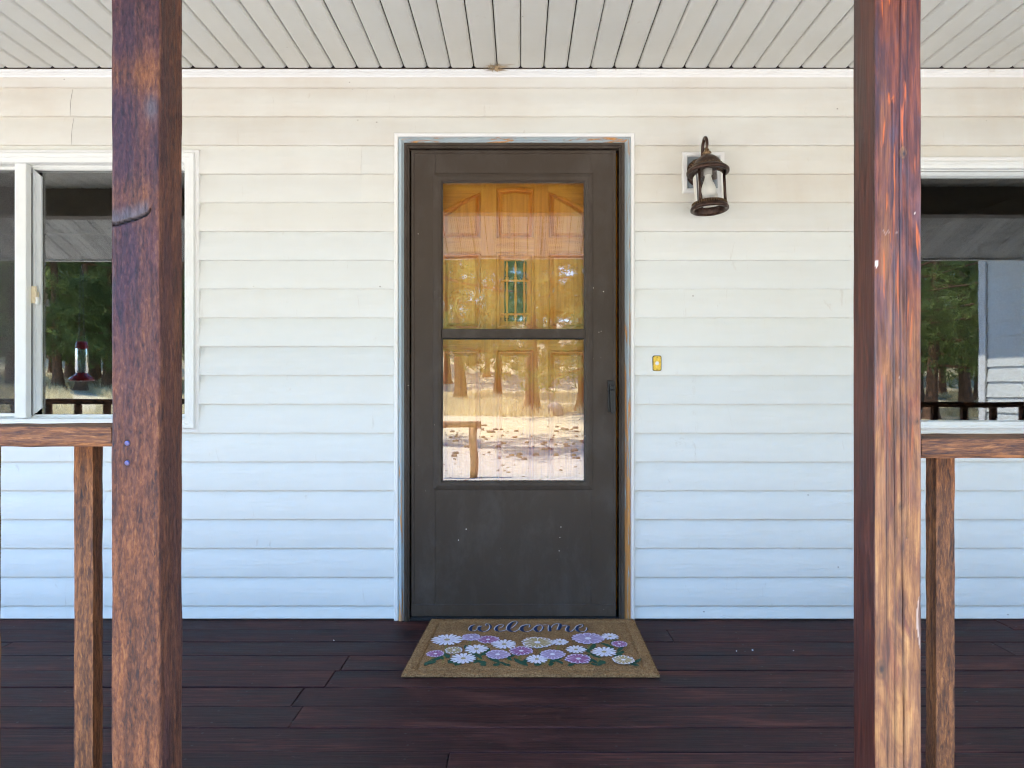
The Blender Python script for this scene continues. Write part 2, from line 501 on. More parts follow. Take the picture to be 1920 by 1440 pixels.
def ring_side(rect, prof, side, open_bottom=False):
    """one mitred side of a frame; prof = [(inset, y), ...] from the outside in"""
    x0, x1, z0, z1 = rect
    v = []
    for d, y in prof:
        zb = z0 if open_bottom else z0 + d
        c = {'L': ((x0 + d, zb), (x0 + d, z1 - d)), 'R': ((x1 - d, z1 - d), (x1 - d, zb)),
             'T': ((x0 + d, z1 - d), (x1 - d, z1 - d)), 'B': ((x1 - d, zb), (x0 + d, zb))}[side]
        v += [(c[0][0], y, c[0][1]), (c[1][0], y, c[1][1])]
    f = [[2 * i, 2 * i + 1, 2 * i + 3, 2 * i + 2] for i in range(len(prof) - 1)]
    return v, f

def ring(th, rect, prof, mat, names, sides='LRTB', open_bottom=False, under=None):
    for sd_ in sides:
        nm = names[sd_] if isinstance(names, dict) else names
        mt = mat[sd_] if isinstance(mat, dict) else mat
        th.part(nm, ring_side(rect, prof, sd_, open_bottom), mt, under=under)

def lathe(prof, center, seg=32, axis='z', tilt=None):
    """prof = [(r, h), ...]; revolved round an axis through center"""
    v, f = [], []
    for r, h in prof:
        for i in range(seg):
            a = 2 * math.pi * i / seg
            if axis == 'z': p = Vector((r * math.cos(a), r * math.sin(a), h))
            elif axis == 'y': p = Vector((r * math.cos(a), h, r * math.sin(a)))
            else: p = Vector((h, r * math.cos(a), r * math.sin(a)))
            if tilt: p = tilt @ p
            v.append(tuple(p + Vector(center)))
    for j in range(len(prof) - 1):
        for i in range(seg):
            a, b = j * seg + i, j * seg + (i + 1) % seg
            f.append([a, b, b + seg, a + seg])
    return v, f

def tube(pts, radii, seg=8, flat=1.0, cap=True):
    pts = [Vector(p) for p in pts]
    v, f = [], []
    up = Vector((0, 0, 1))
    prev = None
    for i, p in enumerate(pts):
        t = (pts[min(i + 1, len(pts) - 1)] - pts[max(i - 1, 0)]).normalized()
        if prev is None:
            ref = up if abs(t.z) < 0.9 else Vector((1, 0, 0))
            a = t.cross(ref).normalized()
        else:
            a = (prev - t * prev.dot(t)).normalized()
        prev = a
        b = t.cross(a)
        r = radii[i] if isinstance(radii, (list, tuple)) else radii
        for k in range(seg):
            th = 2 * math.pi * k / seg
            v.append(tuple(p + a * r * math.cos(th) + b * r * flat * math.sin(th)))
    for j in range(len(pts) - 1):
        for k in range(seg):
            a_, b_ = j * seg + k, j * seg + (k + 1) % seg
            f.append([a_, b_, b_ + seg, a_ + seg])
    if cap:
        f.append(list(range(seg))[::-1]); f.append([(len(pts) - 1) * seg + k for k in range(seg)])
    return v, f

def sphere(c, r, n=10, sq=(1, 1, 1)):
    bm = bmesh.new()
    bmesh.ops.create_uvsphere(bm, u_segments=n * 2, v_segments=n, radius=r)
    for v in bm.verts: v.co = (c[0] + v.co.x * sq[0], c[1] + v.co.y * sq[1], c[2] + v.co.z * sq[2])
    return bm_vf(bm)

def catmull(p, n=8):
    out = []
    q = [p[0]] + list(p) + [p[-1]]
    for i in range(1, len(q) - 2):
        for k in range(n):
            t = k / n
            out.append(tuple(0.5 * (2 * b + (c - a) * t + (2 * a - 5 * b + 4 * c - d) * t * t + (3 * b - a - 3 * c + d) * t ** 3)
                             for a, b, c, d in zip(q[i - 1], q[i], q[i + 1], q[i + 2])))
    out.append(tuple(p[-1]))
    return out

random.seed(7)
SOFFIT_Z = PZ(133)

# openings in the wall: x0, x1, z0, z1 (outside of their trim)
DOOR = (PX(741), PX(1188), 0.0, PZ(253))
WIN_L = (-3.02, PX(377), PZ(811), PZ(284))
WIN_R = (1.600, 3.22, PZ(806), PZ(297))
OPENINGS = [DOOR, WIN_L, WIN_R]
WALL_X0, WALL_X1 = -6.5, 4.0

# ------------------------------------------------------------------ ground
def ground_z(x, y):
    d = max(0.0, -y - 12.0)
    z = -0.42 + 0.030 * d + 0.045 * max(0.0, -x - 6) * min(1, d / 10)
    z += 0.20 * max(0.0, d - 44.0)
    if y < -9.5: z += 0.05 * mnoise.noise((x * 0.25, y * 0.25, 0)) * min(1, (-y - 9.5) / 5)
    return z
gv, gf = [], []
xs = [-400, -200, -110] + [-80 + 4 * i for i in range(38)] + [110, 200, 400]
ys = [400, 150, 40, 8, 0, -4, -8] + [-10 - 2 * i for i in range(36)] + [-100, -150, -250, -400]
for y in ys:
    for x in xs: gv.append((x, y, ground_z(x, max(y, -110))))
for j in range(len(ys) - 1):
    for i in range(len(xs) - 1):
        a = j * len(xs) + i
        gf.append([a, a + len(xs), a + len(xs) + 1, a + 1])
tag(link('ground', gv, gf, 'dirt', smooth=True), 'pale gravel and dirt ground around the house', 'ground', kind='structure')

# ------------------------------------------------------------------ house wall with siding courses
wall = Thing('house_wall', 'cream white horizontal vinyl siding wall behind the porch', 'wall', (0, 0.06, 0))
def wall_backing():
    cols = sorted({WALL_X0, WALL_X1, *[o[0] for o in OPENINGS], *[o[1] for o in OPENINGS]})
    parts = []
    inset = 0.012
    for a, b in zip(cols[:-1], cols[1:]):
        hit = [o for o in OPENINGS if o[0] <= a + 1e-6 and o[1] >= b - 1e-6]
        if not hit: parts.append(box(a - (inset if a > WALL_X0 else 0), b + (inset if b < WALL_X1 else 0), 0.0, 0.14, -0.3, 2.6))
        else:
            o = hit[0]
            parts.append(box(a + inset, b - inset, 0.0, 0.14, o[3] - inset, 2.6))
            if o[2] > 0.01: parts.append(box(a + inset, b - inset, 0.0, 0.14, -0.3, o[2] + inset))
    return join(*parts)
wall.part('wall_core', wall_backing(), 'sheathing')

COURSE = 0.12745
Z_FIRST = PZ(1132.7) - COURSE
SEAMS = {16: [PX(679), PX(1196)], 15: [PX(679)], 17: [PX(139)], 18: [PX(137)], 3: [1.75 + 0.9], 9: [3.6], 12: [-1.05 - 3.2]}
def board_y(t): return -(0.0185 * (1 - t) + 0.0015) - 0.0058 * math.sin(math.pi * min(1, t)) 
def siding_course(k):
    zk = Z_FIRST + k * COURSE
    z_lo, z_hi = max(zk, 0.006), min(zk + COURSE + 0.004, PZ(146))
    if z_hi - z_lo < 0.01: return
    edges = sorted({WALL_X0, WALL_X1, *[o[0] for o in OPENINGS], *[o[1] for o in OPENINGS], *SEAMS.get(k, [])})
    runs, cur = [], []
    for a, b in zip(edges[:-1], edges[1:]):
        segs = [(z_lo, z_hi)]
        for o in OPENINGS:
            if o[0] <= a + 1e-6 and o[1] >= b - 1e-6:
                ns = []
                for s, e in segs:
                    if o[2] > s + 0.004: ns.append((s, min(e, o[2])))
                    if o[3] < e - 0.004: ns.append((max(s, o[3]), e))
                segs = ns
        if a in SEAMS.get(k, []) and cur: runs.append(cur); cur = []
        if segs: cur.append((a, b, segs))
        elif cur: runs.append(cur); cur = []
    if cur: runs.append(cur)
    for ri, run in enumerate(runs):
        push = 0.0016 if (ri % 2 and SEAMS.get(k)) else 0.0
        vfs = []
        for a, b, segs in run:
            for s, e in segs:
                n = 7
                rows = [s + (e - s) * i / n for i in range(n + 1)]
                prof = [(0.0 - 0.0008, s)] if s <= zk + 0.02 else []
                prof += [(board_y((z - zk) / COURSE) + push, z) for z in rows]
                nx = max(1, int((b - a) / 0.22))
                v, f = [], []
                for y, z in prof:
                    for i in range(nx + 1):
                        x = a + (b - a) * i / nx
                        wv = 0.0011 * mnoise.noise((x * 1.3, k * 3.1, 0.0)) if y < -0.001 else 0
                        v.append((x, y + wv, z + (0.0009 * mnoise.noise((x * 0.8, k * 5.3, 2.0)))))
                for j in range(len(prof) - 1):
                    for i in range(nx):
                        q = j * (nx + 1) + i
                        f.append([q, q + 1, q + nx + 2, q + nx + 1])
                vfs.append((v, f))
        x_mid = (run[0][0] + run[-1][1]) / 2
        aged = k >= 17 or (k >= 15 and x_mid > 0)
        mid_age = (k in (14, 15, 16))
        o = wall.part('siding_board', join(*vfs), 'siding_vinyl_aged' if aged else 'siding_vinyl_mid' if mid_age else 'siding_vinyl')
for k in range(0, 20): siding_course(k)
# white channel under the soffit, in two lengths with a lap
for a, b, dy in ((WALL_X0, PX(1122), 0.0), (PX(1118), WALL_X1, -0.002)):
    pr = [(-0.003, PZ(149)), (-0.020 + dy, PZ(148.5)), (-0.023 + dy, PZ(146)), (-0.021 + dy, PZ(141)), (-0.028 + dy, PZ(140)), (-0.028 + dy, PZ(135)), (-0.020 + dy, PZ(133.6))]
    v = [(x, y, z) for y, z in pr for x in (a, b)]
    wall.part('channel_trim', (v, [[2 * i, 2 * i + 1, 2 * i + 3, 2 * i + 2] for i in range(len(pr) - 1)]), 'trim_white')

# dark room behind the windows
room = Thing('room_interior', 'dark unlit room behind the windows', 'room', (0, 2.0, 0), kind='structure')
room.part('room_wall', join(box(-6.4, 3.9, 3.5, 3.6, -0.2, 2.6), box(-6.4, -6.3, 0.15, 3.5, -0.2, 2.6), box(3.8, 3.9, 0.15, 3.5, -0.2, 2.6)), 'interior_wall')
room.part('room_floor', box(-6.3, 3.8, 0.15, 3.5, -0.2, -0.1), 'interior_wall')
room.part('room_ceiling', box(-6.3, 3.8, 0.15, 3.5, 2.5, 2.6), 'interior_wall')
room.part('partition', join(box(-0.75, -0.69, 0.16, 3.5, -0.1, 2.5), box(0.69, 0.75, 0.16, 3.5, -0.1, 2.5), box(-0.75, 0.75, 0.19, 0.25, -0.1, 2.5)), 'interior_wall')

# ------------------------------------------------------------------ porch ceiling
soffit = Thing('porch_ceiling', 'ribbed off white vinyl soffit boards over the porch', 'ceiling', (0, -0.9, SOFFIT_Z))
PW = 0.1032
def soffit_board():
    pr = [(0.0016, 0.012), (0.0024, 0.0075), (0.0085, 0.0012), (0.013, 0.0), (PW - 0.013, 0.0), (PW - 0.0085, 0.0012), (PW - 0.0024, 0.0075), (PW - 0.0016, 0.012)]
    v = [(x, y, z) for x, z in pr for y in (0.87, -0.845)]
    return v, [[2 * i, 2 * i + 2, 2 * i + 3, 2 * i + 1] for i in range(len(pr) - 1)]
sb0 = None
for i in range(-50, 39):
    if sb0 is None:
        sb0 = link('soffit_board', *soffit_board(), 'soffit_vinyl', soffit.o)
        sb = sb0
    else:
        sb = sb0.copy(); scene.collection.objects.link(sb); sb.parent = soffit.o
    sb.location = (i * PW + random.uniform(-0.0006, 0.0006), 0, random.uniform(-0.0006, 0.0006))
soffit.part('soffit_backing', box(-5.3, 4.0, -1.75, -0.0005, SOFFIT_Z + 0.0125, SOFFIT_Z + 0.03), 'dark_gap')

# ------------------------------------------------------------------ roof, eave and beam
POST_Y0, POST_Y1 = CAMY + 1.257, CAMY + 1.342
BEAM_Z = 2.245
beam = tag(link('porch_beam', *box(-5.3, 3.98, POST_Y0 - 0.01, POST_Y1 + 0.012, BEAM_Z, SOFFIT_Z + 0.02, 0.004), 'beam_wood', org=(0, 0, 0)),
           'dark stained timber beam carried on the porch posts', 'beam')
roof = Thing('porch_roof', 'shingled porch roof with vented white eave', 'roof', (0, -2.0, 2.2))
EY, EZ = -2.34, 2.055
def sloped(x0, x1, ya, za, yb, zb, th):
    v = [(x0, ya, za), (x1, ya, za), (x1, yb, zb), (x0, yb, zb), (x0, ya, za + th), (x1, ya, za + th), (x1, yb, zb + th), (x0, yb, zb + th)]
    return v, [[0, 1, 2, 3], [7, 6, 5, 4], [0, 4, 5, 1], [1, 5, 6, 2], [2, 6, 7, 3], [3, 7, 4, 0]]
for i in range(90):
    x = -5.3 + i * 0.103
    roof.part('eave_panel', sloped(x + 0.003, x + 0.100, POST_Y0 - 0.013, BEAM_Z + 0.002, EY, EZ, 0.012), 'soffit_vented')
roof.part('eave_backing', sloped(-5.3, 3.97, POST_Y0 - 0.013, BEAM_Z + 0.016, EY, EZ + 0.014, 0.01), 'dark_gap')
roof.part('fascia', box(-5.3, 3.97, EY - 0.03, EY - 0.002, EZ - 0.015, EZ + 0.17, 0.004), 'fascia_white')
roof.part('roof_deck', sloped(-6.6, 4.4, EY - 0.06, EZ + 0.19, 1.5, EZ + 0.19 + 3.9 * 0.36, 0.05), 'roof_shingle')
roof.part('rear_slope', sloped(-6.6, 4.4, 6.0, 1.9, 1.505, EZ + 0.19 + 3.9 * 0.36, 0.05), 'roof_shingle')

# ------------------------------------------------------------------ deck
deck = Thing('porch_deck', 'dark red brown stained plank porch deck', 'deck', (0, -0.93, -0.04))
BW, STEP = 0.1372, 0.1422
deck.part('deck_frame', join(box(-5.2, 3.95, -1.99, -0.02, -0.22, -0.045), box(-5.2, 3.95, -2.005, -1.975, -0.36, -0.05)), 'dark_gap')
joints = {0: [-1.6, 2.1], 1: [0.62], 2: [-2.05, 1.9], 3: [-0.62, 2.6], 4: [0.72, -2.4], 5: [-0.86, 1.4], 6: [-0.70, 2.2], 7: [1.1, -1.9], 8: [-0.2], 9: [1.6, -1.2], 10: [0.4, -2.5], 11: [-1.0, 1.9], 12: [0.8], 13: [-0.5]}
joints[3] = [PX(700), 2.6]; joints[4] = [PX(622, -0.62), 1.9]; joints[5] = [-0.74, 2.35]
nail_vf = []
for r in range(14):
    y1 = -0.004 - r * STEP; y0 = y1 - BW
    cuts = [-5.2] + sorted(joints.get(r, [])) + [3.95]
    for a, b in zip(cuts[:-1], cuts[1:]):
        dz = random.uniform(-0.0018, 0.0012)
        v, f = box(a + 0.0012, b - 0.0012, y0, y1, -0.038 + dz, 0.0 + dz, 0.003)
        tw = random.uniform(-0.0012, 0.0012)
        v = [(x, y + tw * (x - a), z + 0.0012 * ((y - (y0 + y1) / 2) / BW * 2) ** 2) for x, y, z in v]
        deck.part('deck_board', (v, f), 'deck_stain')
    for xn in [-4.6 + 0.61 * i for i in range(14)] + cuts[1:-1]:
        for yy in (y0 + 0.03, y1 - 0.03):
            x = xn + random.uniform(-0.02, 0.02); y = yy + random.uniform(-0.006, 0.006)
            n0 = [(x + 0.0042 * math.cos(q * 1.047), y + 0.0042 * math.sin(q * 1.047), 0.0022) for q in range(6)]
            nail_vf.append((n0, [list(range(6))]))
nails = deck.part('nail_heads', join(*nail_vf), 'nail_dark'); nails['kind'] = 'stuff'

# ------------------------------------------------------------------ doorway
dw = Thing('door_frame', 'peeling blue grey painted door frame with white siding channel', 'door frame', (PX(964), 0.0, 0.0))
ring(dw, DOOR, [(0.0, -0.002), (0.0, -0.024), (0.003, -0.027), (0.015, -0.027), (0.018, -0.023), (0.018, 0.02)],
     'trim_white', {'L': 'channel_trim', 'R': 'channel_trim', 'T': 'channel_trim'}, 'LRT', True)
BM = (PX(749), PX(1180.5), 0.0, PZ(261))
ring(dw, BM, [(0.0005, 0.02), (0.0005, -0.026), (0.004, -0.033), (0.014, -0.036), (0.020, -0.030), (0.027, -0.028), (0.027, 0.06)],
     {'L': 'brickmould_left', 'R': 'brickmould_right', 'T': 'brickmould_head'}, {'L': 'casing_side', 'R': 'casing_side', 'T': 'casing_head'}, 'LRT', True)
JB = (PX(760), PX(1169), 0.0, PZ(273))
ring(dw, (JB[0], JB[1], 0.0, JB[3]), [(0.0, 0.035), (0.0, 0.14)], 'jamb_white', 'jamb', 'LRT', True)
dw.part('threshold', box(JB[0], JB[1], -0.030, 0.14, -0.001, 0.014, 0.003), 'dark_gap')

storm = Thing('storm_door', 'dark brown metal storm door with two glass panes', 'door', (PX(964), -0.01, 0.016))
ring(storm, JB, [(0.0003, 0.03), (0.0003, -0.037), (0.002, -0.040), (0.012, -0.040), (0.013, -0.034), (0.018, -0.034), (0.020, -0.036), (0.0235, -0.036), (0.0235, 0.03)],
     'storm_brown', {'L': 'hinge_rail', 'R': 'strike_rail', 'T': 'drip_cap'}, 'LRT', True)
LX0, LX1, LZ0, LZ1 = PX(773), PX(1153), PZ(1151), PZ(286)
GX0, GX1, GZ0, GZ1 = PX(832.5), PX(1093.5), PZ(899), PZ(345.5)
# leaf: four pieces round the glazed opening
IX0, IX1, IZ0, IZ1 = PX(814), PX(1111), PZ(917), PZ(328)
leaf = storm.part('leaf', join(box(LX0, IX0 + 0.01, -0.026, 0.010, LZ0 + 0.05, LZ1, 0.002), box(IX1 - 0.01, LX1, -0.026, 0.010, LZ0 + 0.05, LZ1, 0.002),
             box(IX0 + 0.0101, IX1 - 0.0101, -0.0258, 0.010, IZ1 - 0.01, LZ1 - 0.0003), box(IX0 + 0.0101, IX1 - 0.0101, -0.0258, 0.010, LZ0 + 0.05, IZ0 + 0.01)), 'storm_brown')
ring(storm, (LX0, LX1, LZ0, LZ1), [(0.0, -0.020), (0.0, -0.0275), (0.012, -0.0290), (0.014, -0.0262)], 'storm_brown', 'edge_rib', 'LRT', False)
ring(storm, (IX0, IX1, IZ0, IZ1), [(0.0, -0.0255), (0.003, -0.0285), (0.020, -0.0335), (0.034, -0.0335), (0.038, -0.027), (0.040, -0.027), (0.041, -0.012)],
     'storm_brown', 'insert_frame', 'LRTB')
storm.part('mullion', box(GX0 - 0.005, GX1 + 0.005, -0.0325, -0.004, PZ(634.5), PZ(618), 0.002), 'storm_brown')
storm.part('mullion_gasket', box(GX0 - 0.004, GX1 + 0.004, -0.024, -0.004, PZ(637), PZ(634.6)), 'dark_gap')
storm.part('glass_pane', box(GX0 - 0.004, GX1 + 0.004, -0.012, -0.009, PZ(626), GZ1 + 0.004), 'storm_glass')
storm.part('glass_pane', box(GX0 - 0.008, GX1 + 0.008, -0.017, -0.014, GZ0 - 0.006, PZ(627)), 'storm_glass')
storm.part('bottom_expander', box(LX0 - 0.001, LX1 + 0.001, -0.031, 0.0, LZ0, PZ(1129), 0.002), 'storm_brown')
storm.part('door_sweep', box(LX0 + 0.001, LX1 - 0.001, -0.024, -0.004, 0.0145, LZ0 - 0.0005), 'dark_gap')
hx0, hx1 = PX(1137.5), PX(1148.5)
hnd = storm.part('handle', join(box(hx0, hx1, -0.040, -0.0275, PZ(733), PZ(714), 0.003), box(hx0 + 0.002, hx1, -0.036, -0.0272, PZ(772), PZ(731), 0.002)), 'black_metal')
storm.part('lever', (lambda vf: ([(x + (0.004 if z < PZ(760) else 0), y, z) for x, y, z in vf[0]], vf[1]))(
    join(box(hx0 + 0.007, hx1 + 0.001, -0.064, -0.040, PZ(731), PZ(722), 0.003), box(hx0 + 0.006, hx1 + 0.001, -0.066, -0.054, PZ(774), PZ(731), 0.003))), 'black_metal', under=hnd)
for zz in (0.25, 0.75, 1.25, 1.8):
    for xx in (JB[0] + 0.007, JB[1] - 0.007):
        storm.part('screw', lathe([(0.0001, -0.0416), (0.0028, -0.0414), (0.0034, -0.040)], (xx, 0, zz + random.uniform(-.05, .05)), 10, 'y'), 'black_metal')

# wooden front door seen through the storm glass
wd = Thing('front_door', 'honey oak panelled front door behind the storm glass', 'door', (PX(964), 0.1, 0.016))
DY = 0.075
def wx(px): return PX(px, DY)
def wz(py): return PZ(py, DY)
WX0, WX1 = PX(764, DY), PX(1166, DY)
WZ0, WZ1 = 0.016, PZ(279, DY)
wd.part('slab', box(WX0, WX1, DY + 0.024, DY + 0.05, WZ0, WZ1), 'door_wood')
cols = [(wx(828), wx(902)), (wx(930.5), wx(1002)), (wx(1028), wx(1102))]
stx = [WX0, cols[0][0], cols[0][1], cols[1][0], cols[1][1], cols[2][0], cols[2][1], WX1]
for i in range(0, 8, 2):
    wd.part('stile', box(stx[i], stx[i + 1], DY, DY + 0.0235, WZ0, WZ1, 0.0015), 'door_wood')
def raised_panel(pts, inner=0.020):
    """bevelled panel set in a moulded recess; pts = polygon in x,z"""
    c = Vector((sum(p[0] for p in pts) / len(pts), sum(p[1] for p in pts) / len(pts)))
    def shrink(d):
        out = []
        for p in pts:
            q = Vector(p) - c
            out.append((c.x + q.x - math.copysign(min(d, abs(q.x)), q.x), c.y + q.y - math.copysign(min(d, abs(q.y)), q.y)))
        return out
    lv = [(0.0, 0.0), (0.004, -0.004), (0.008, 0.003), (0.0095, 0.019), (inner - 0.006, 0.0195), (inner + 0.006, 0.004), (inner + 0.010, 0.003)]
    v, f = [], []
    n = len(pts)
    for d, dy in lv: v += [(x, DY + dy, z) for x, z in shrink(d)]
    for j in range(len(lv) - 1):
        for i in range(n): f.append([j * n + i, j * n + (i + 1) % n, (j + 1) * n + (i + 1) % n, (j + 1) * n + i])
    f.append([(len(lv) - 1) * n + i for i in range(n)])
    return v, f
R1 = wz(447); R2t, R2b = wz(473), wz(617); R3t, R3b = wz(656), wz(905); R4t, R4b = wz(940), wz(1110)
def arch(x): return wz(350) - 0.62 * (x - (cols[1][0] + cols[1][1]) / 2) ** 2 * 1.55
for ci, (a, b) in enumerate(cols):
    top = [(b, arch(b)), ((a + b) / 2, arch((a + b) / 2)), (a, arch(a))]
    wd.part('panel', raised_panel([(a, R1), (b, R1)] + top), 'door_wood')
    wd.part('rail', prism([(a, arch(a)), ((a + b) / 2, arch((a + b) / 2)), (b, arch(b)), (b, WZ1), (a, WZ1)], DY + 0.0003, DY + 0.0235), 'door_wood_rail')
    wd.part('rail', box(a, b, DY + 0.0003, DY + 0.0235, R2t, R1), 'door_wood_rail')
    wd.part('rail', box(a, b, DY + 0.0003, DY + 0.0235, R3t, R2b), 'door_wood_rail')
    wd.part('rail', box(a, b, DY + 0.0003, DY + 0.0235, R4t, R3b), 'door_wood_rail')
    wd.part('rail', box(a, b, DY + 0.0003, DY + 0.0235, WZ0, R4b), 'door_wood_rail')
    if ci != 1: wd.part('panel', raised_panel([(a, R2b), (b, R2b), (b, R2t), (a, R2t)]), 'door_wood')
    wd.part('panel', raised_panel([(a, R3b), (b, R3b), (b, R3t), (a, R3t)]), 'door_wood')
    wd.part('panel', raised_panel([(a, R4b), (b, R4b), (b, R4t), (a, R4t)]), 'door_wood')
# little grilled window in the middle panel
a, b = cols[1]
ring(wd, (a, b, R2b, R2t), [(0, DY), (0.004, DY - 0.005), (0.013, DY - 0.005), (0.016, DY + 0.004), (0.034, DY + 0.010), (0.037, DY + 0.016), (0.038, DY + 0.0225)], 'door_wood', 'window_moulding')
GRX0, GRX1, GRZ0, GRZ1 = wx(945), wx(988), wz(616), wz(488)
plain('grille_glass', (0.012, 0.035, 0.024), 0.22, var=0.5, scale=40, bump=0.6)
wd.part('window_pane', box(a + 0.036, b - 0.036, DY + 0.018, DY + 0.0225, R2b + 0.033, R2t - 0.033), 'grille_glass')
def spindle_profile(z0, z1):
    H = z1 - z0; r = 0.0075
    pts = [(0.0005, 0), (0.0035, .02), (0.0068, .06), (0.0062, .09), (0.0032, .115), (0.0062, .125), (0.0062, .135), (0.0034, .145), (r, .16), (r, .215), (0.0034, .225), (0.0060, .24), (0.0045, .26),
           (0.0050, .32), (0.0070, .42), (0.0070, .48), (0.0052, .60), (0.0042, .66), (0.0062, .67), (0.0034, .685), (r, .70), (r, .755), (0.0034, .765), (0.0062, .78), (0.0034, .79), (0.0062, .80), (0.0034, .815), (0.0070, .86), (0.0062, .90), (0.0035, .96), (0.0005, 1.0)]
    return [(rr, z0 + H * h) for rr, h in pts]
for sx in (wx(950.5), wx(966.5), wx(983)):
    wd.part('spindle', lathe(spindle_profile(GRZ0, GRZ1), (sx, DY + 0.006, 0), 12), 'door_wood', smooth=True)
for zz in (wz(526), wz(589)):
    L0, L1 = wx(939), wx(994)
    pr = [(0.001, L0)]
    nseg = 26
    for i in range(nseg + 1): pr.append((0.0028 + 0.0034 * abs(math.sin(i * math.pi / 2.6)), L0 + (L1 - L0) * i / nseg))
    wd.part('cross_spindle', lathe(pr, (0, DY + 0.006, zz), 10, 'x'), 'door_wood_rail', smooth=True)

# ------------------------------------------------------------------ windows
NM = {'L': 'frame_side', 'R': 'frame_side', 'T': 'frame_head', 'B': 'frame_sill'}
wl = Thing('sliding_window', 'white vinyl sliding window with cream latch beside the rough post', 'window', ((WIN_L[0] + WIN_L[1]) / 2, 0.02, WIN_L[2]))
ring(wl, WIN_L, [(0.0, -0.001), (0.0, -0.020), (0.003, -0.022), (0.017, -0.022), (0.019, -0.018), (0.019, 0.0)], 'trim_white', 'channel_trim')
fl = (WIN_L[0] + 0.0185, PX(370), PZ(803), PZ(290))
ring(wl, fl, [(0.0, 0.0), (0.0, -0.030), (0.003, -0.033), (0.020, -0.033), (0.023, -0.029), (0.042, -0.029), (0.044, -0.026), (0.046, 0.012), (0.052, 0.012), (0.054, 0.09)], 'window_vinyl', NM)
mx0, mx1 = PX(35), PX(56.5)
wl.part('meeting_stile', box(mx0, mx1, -0.026, 0.010, fl[2] + 0.046, fl[3] - 0.046, 0.003), 'window_vinyl')
gl_z0, gl_z1 = fl[2] + 0.052, fl[3] - 0.052
sash = (mx1 - 0.004, fl[1] - 0.052, gl_z0, gl_z1)
ring(wl, sash, [(0.0, 0.020), (0.004, 0.016), (0.014, 0.016), (0.016, 0.024), (0.034, 0.026), (0.036, 0.034)], {'L': 'shaded_vinyl', 'R': 'shaded_vinyl', 'T': 'window_vinyl', 'B': 'shaded_vinyl'}, 'sash', 'L')
ring(wl, sash, [(0.0, 0.020), (0.003, 0.018), (0.008, 0.018), (0.010, 0.034)], 'window_vinyl', 'sash', 'RTB')
wl.part('glass_pane', box(sash[0] + 0.034, sash[1] - 0.008, 0.036, 0.040, gl_z0 + 0.008, gl_z1 - 0.008), 'window_glass')
sashl = (fl[0] + 0.052, mx0 + 0.004, gl_z0, gl_z1)
ring(wl, sashl, [(0.0, 0.004), (0.003, 0.0), (0.014, 0.0), (0.017, 0.016)], 'window_vinyl', 'sash')
wl.part('glass_pane', box(sashl[0] + 0.015, sashl[1] - 0.012, 0.012, 0.016, gl_z0 + 0.012, gl_z1 - 0.012), 'window_glass')
wl.part('insect_screen', ([(sashl[0] + 0.014, 0.004, gl_z0 + 0.013), (sashl[1] - 0.013, 0.004, gl_z0 + 0.013), (sashl[1] - 0.013, 0.004, gl_z1 - 0.013), (sashl[0] + 0.014, 0.004, gl_z1 - 0.013)], [[0, 1, 2, 3]]), 'insect_screen')
lat = wl.part('latch', join(box(mx1 - 0.001, mx1 + 0.020, 0.004, 0.018, PZ(568), PZ(536), 0.003), box(mx1 + 0.018, mx1 + 0.027, 0.0, 0.020, PZ(560), PZ(546), 0.002)), 'latch_cream')
wl.part('latch_lever', box(mx1 + 0.024, mx1 + 0.033, -0.002, 0.012, PZ(571), PZ(557), 0.002), 'window_vinyl', under=lat)

wr = Thing('picture_window', 'wide white vinyl window beside the smooth red stained post', 'window', ((WIN_R[0] + WIN_R[1]) / 2, 0.02, WIN_R[2]))
ring(wr, WIN_R, [(0.0, -0.001), (0.0, -0.022), (0.004, -0.025), (0.020, -0.025), (0.022, -0.018), (0.0225, 0.0)], 'trim_white', 'channel_trim')
fr_ = (WIN_R[0] + 0.022, WIN_R[1] - 0.022, PZ(803), PZ(306.5))
ring(wr, fr_, [(0.0, 0.0), (0.0, -0.032), (0.003, -0.035), (0.012, -0.035), (0.014, -0.030), (0.030, -0.028), (0.031, 0.0), (0.034, 0.0), (0.036, 0.055)], {'L': 'window_vinyl', 'R': 'window_vinyl', 'T': 'window_vinyl', 'B': 'window_vinyl'}, NM)
ring(wr, (fr_[0] + 0.036, fr_[1] - 0.036, fr_[2] + 0.034, fr_[3] - 0.036), [(0.0, 0.0), (0.003, -0.004), (0.020, -0.004), (0.026, 0.020)], 'shaded_vinyl', 'sash', 'LRT')
wr.part('glass_pane', box(fr_[0] + 0.05, fr_[1] - 0.05, 0.014, 0.018, fr_[2] + 0.030, fr_[3] - 0.05), 'window_glass_dark')

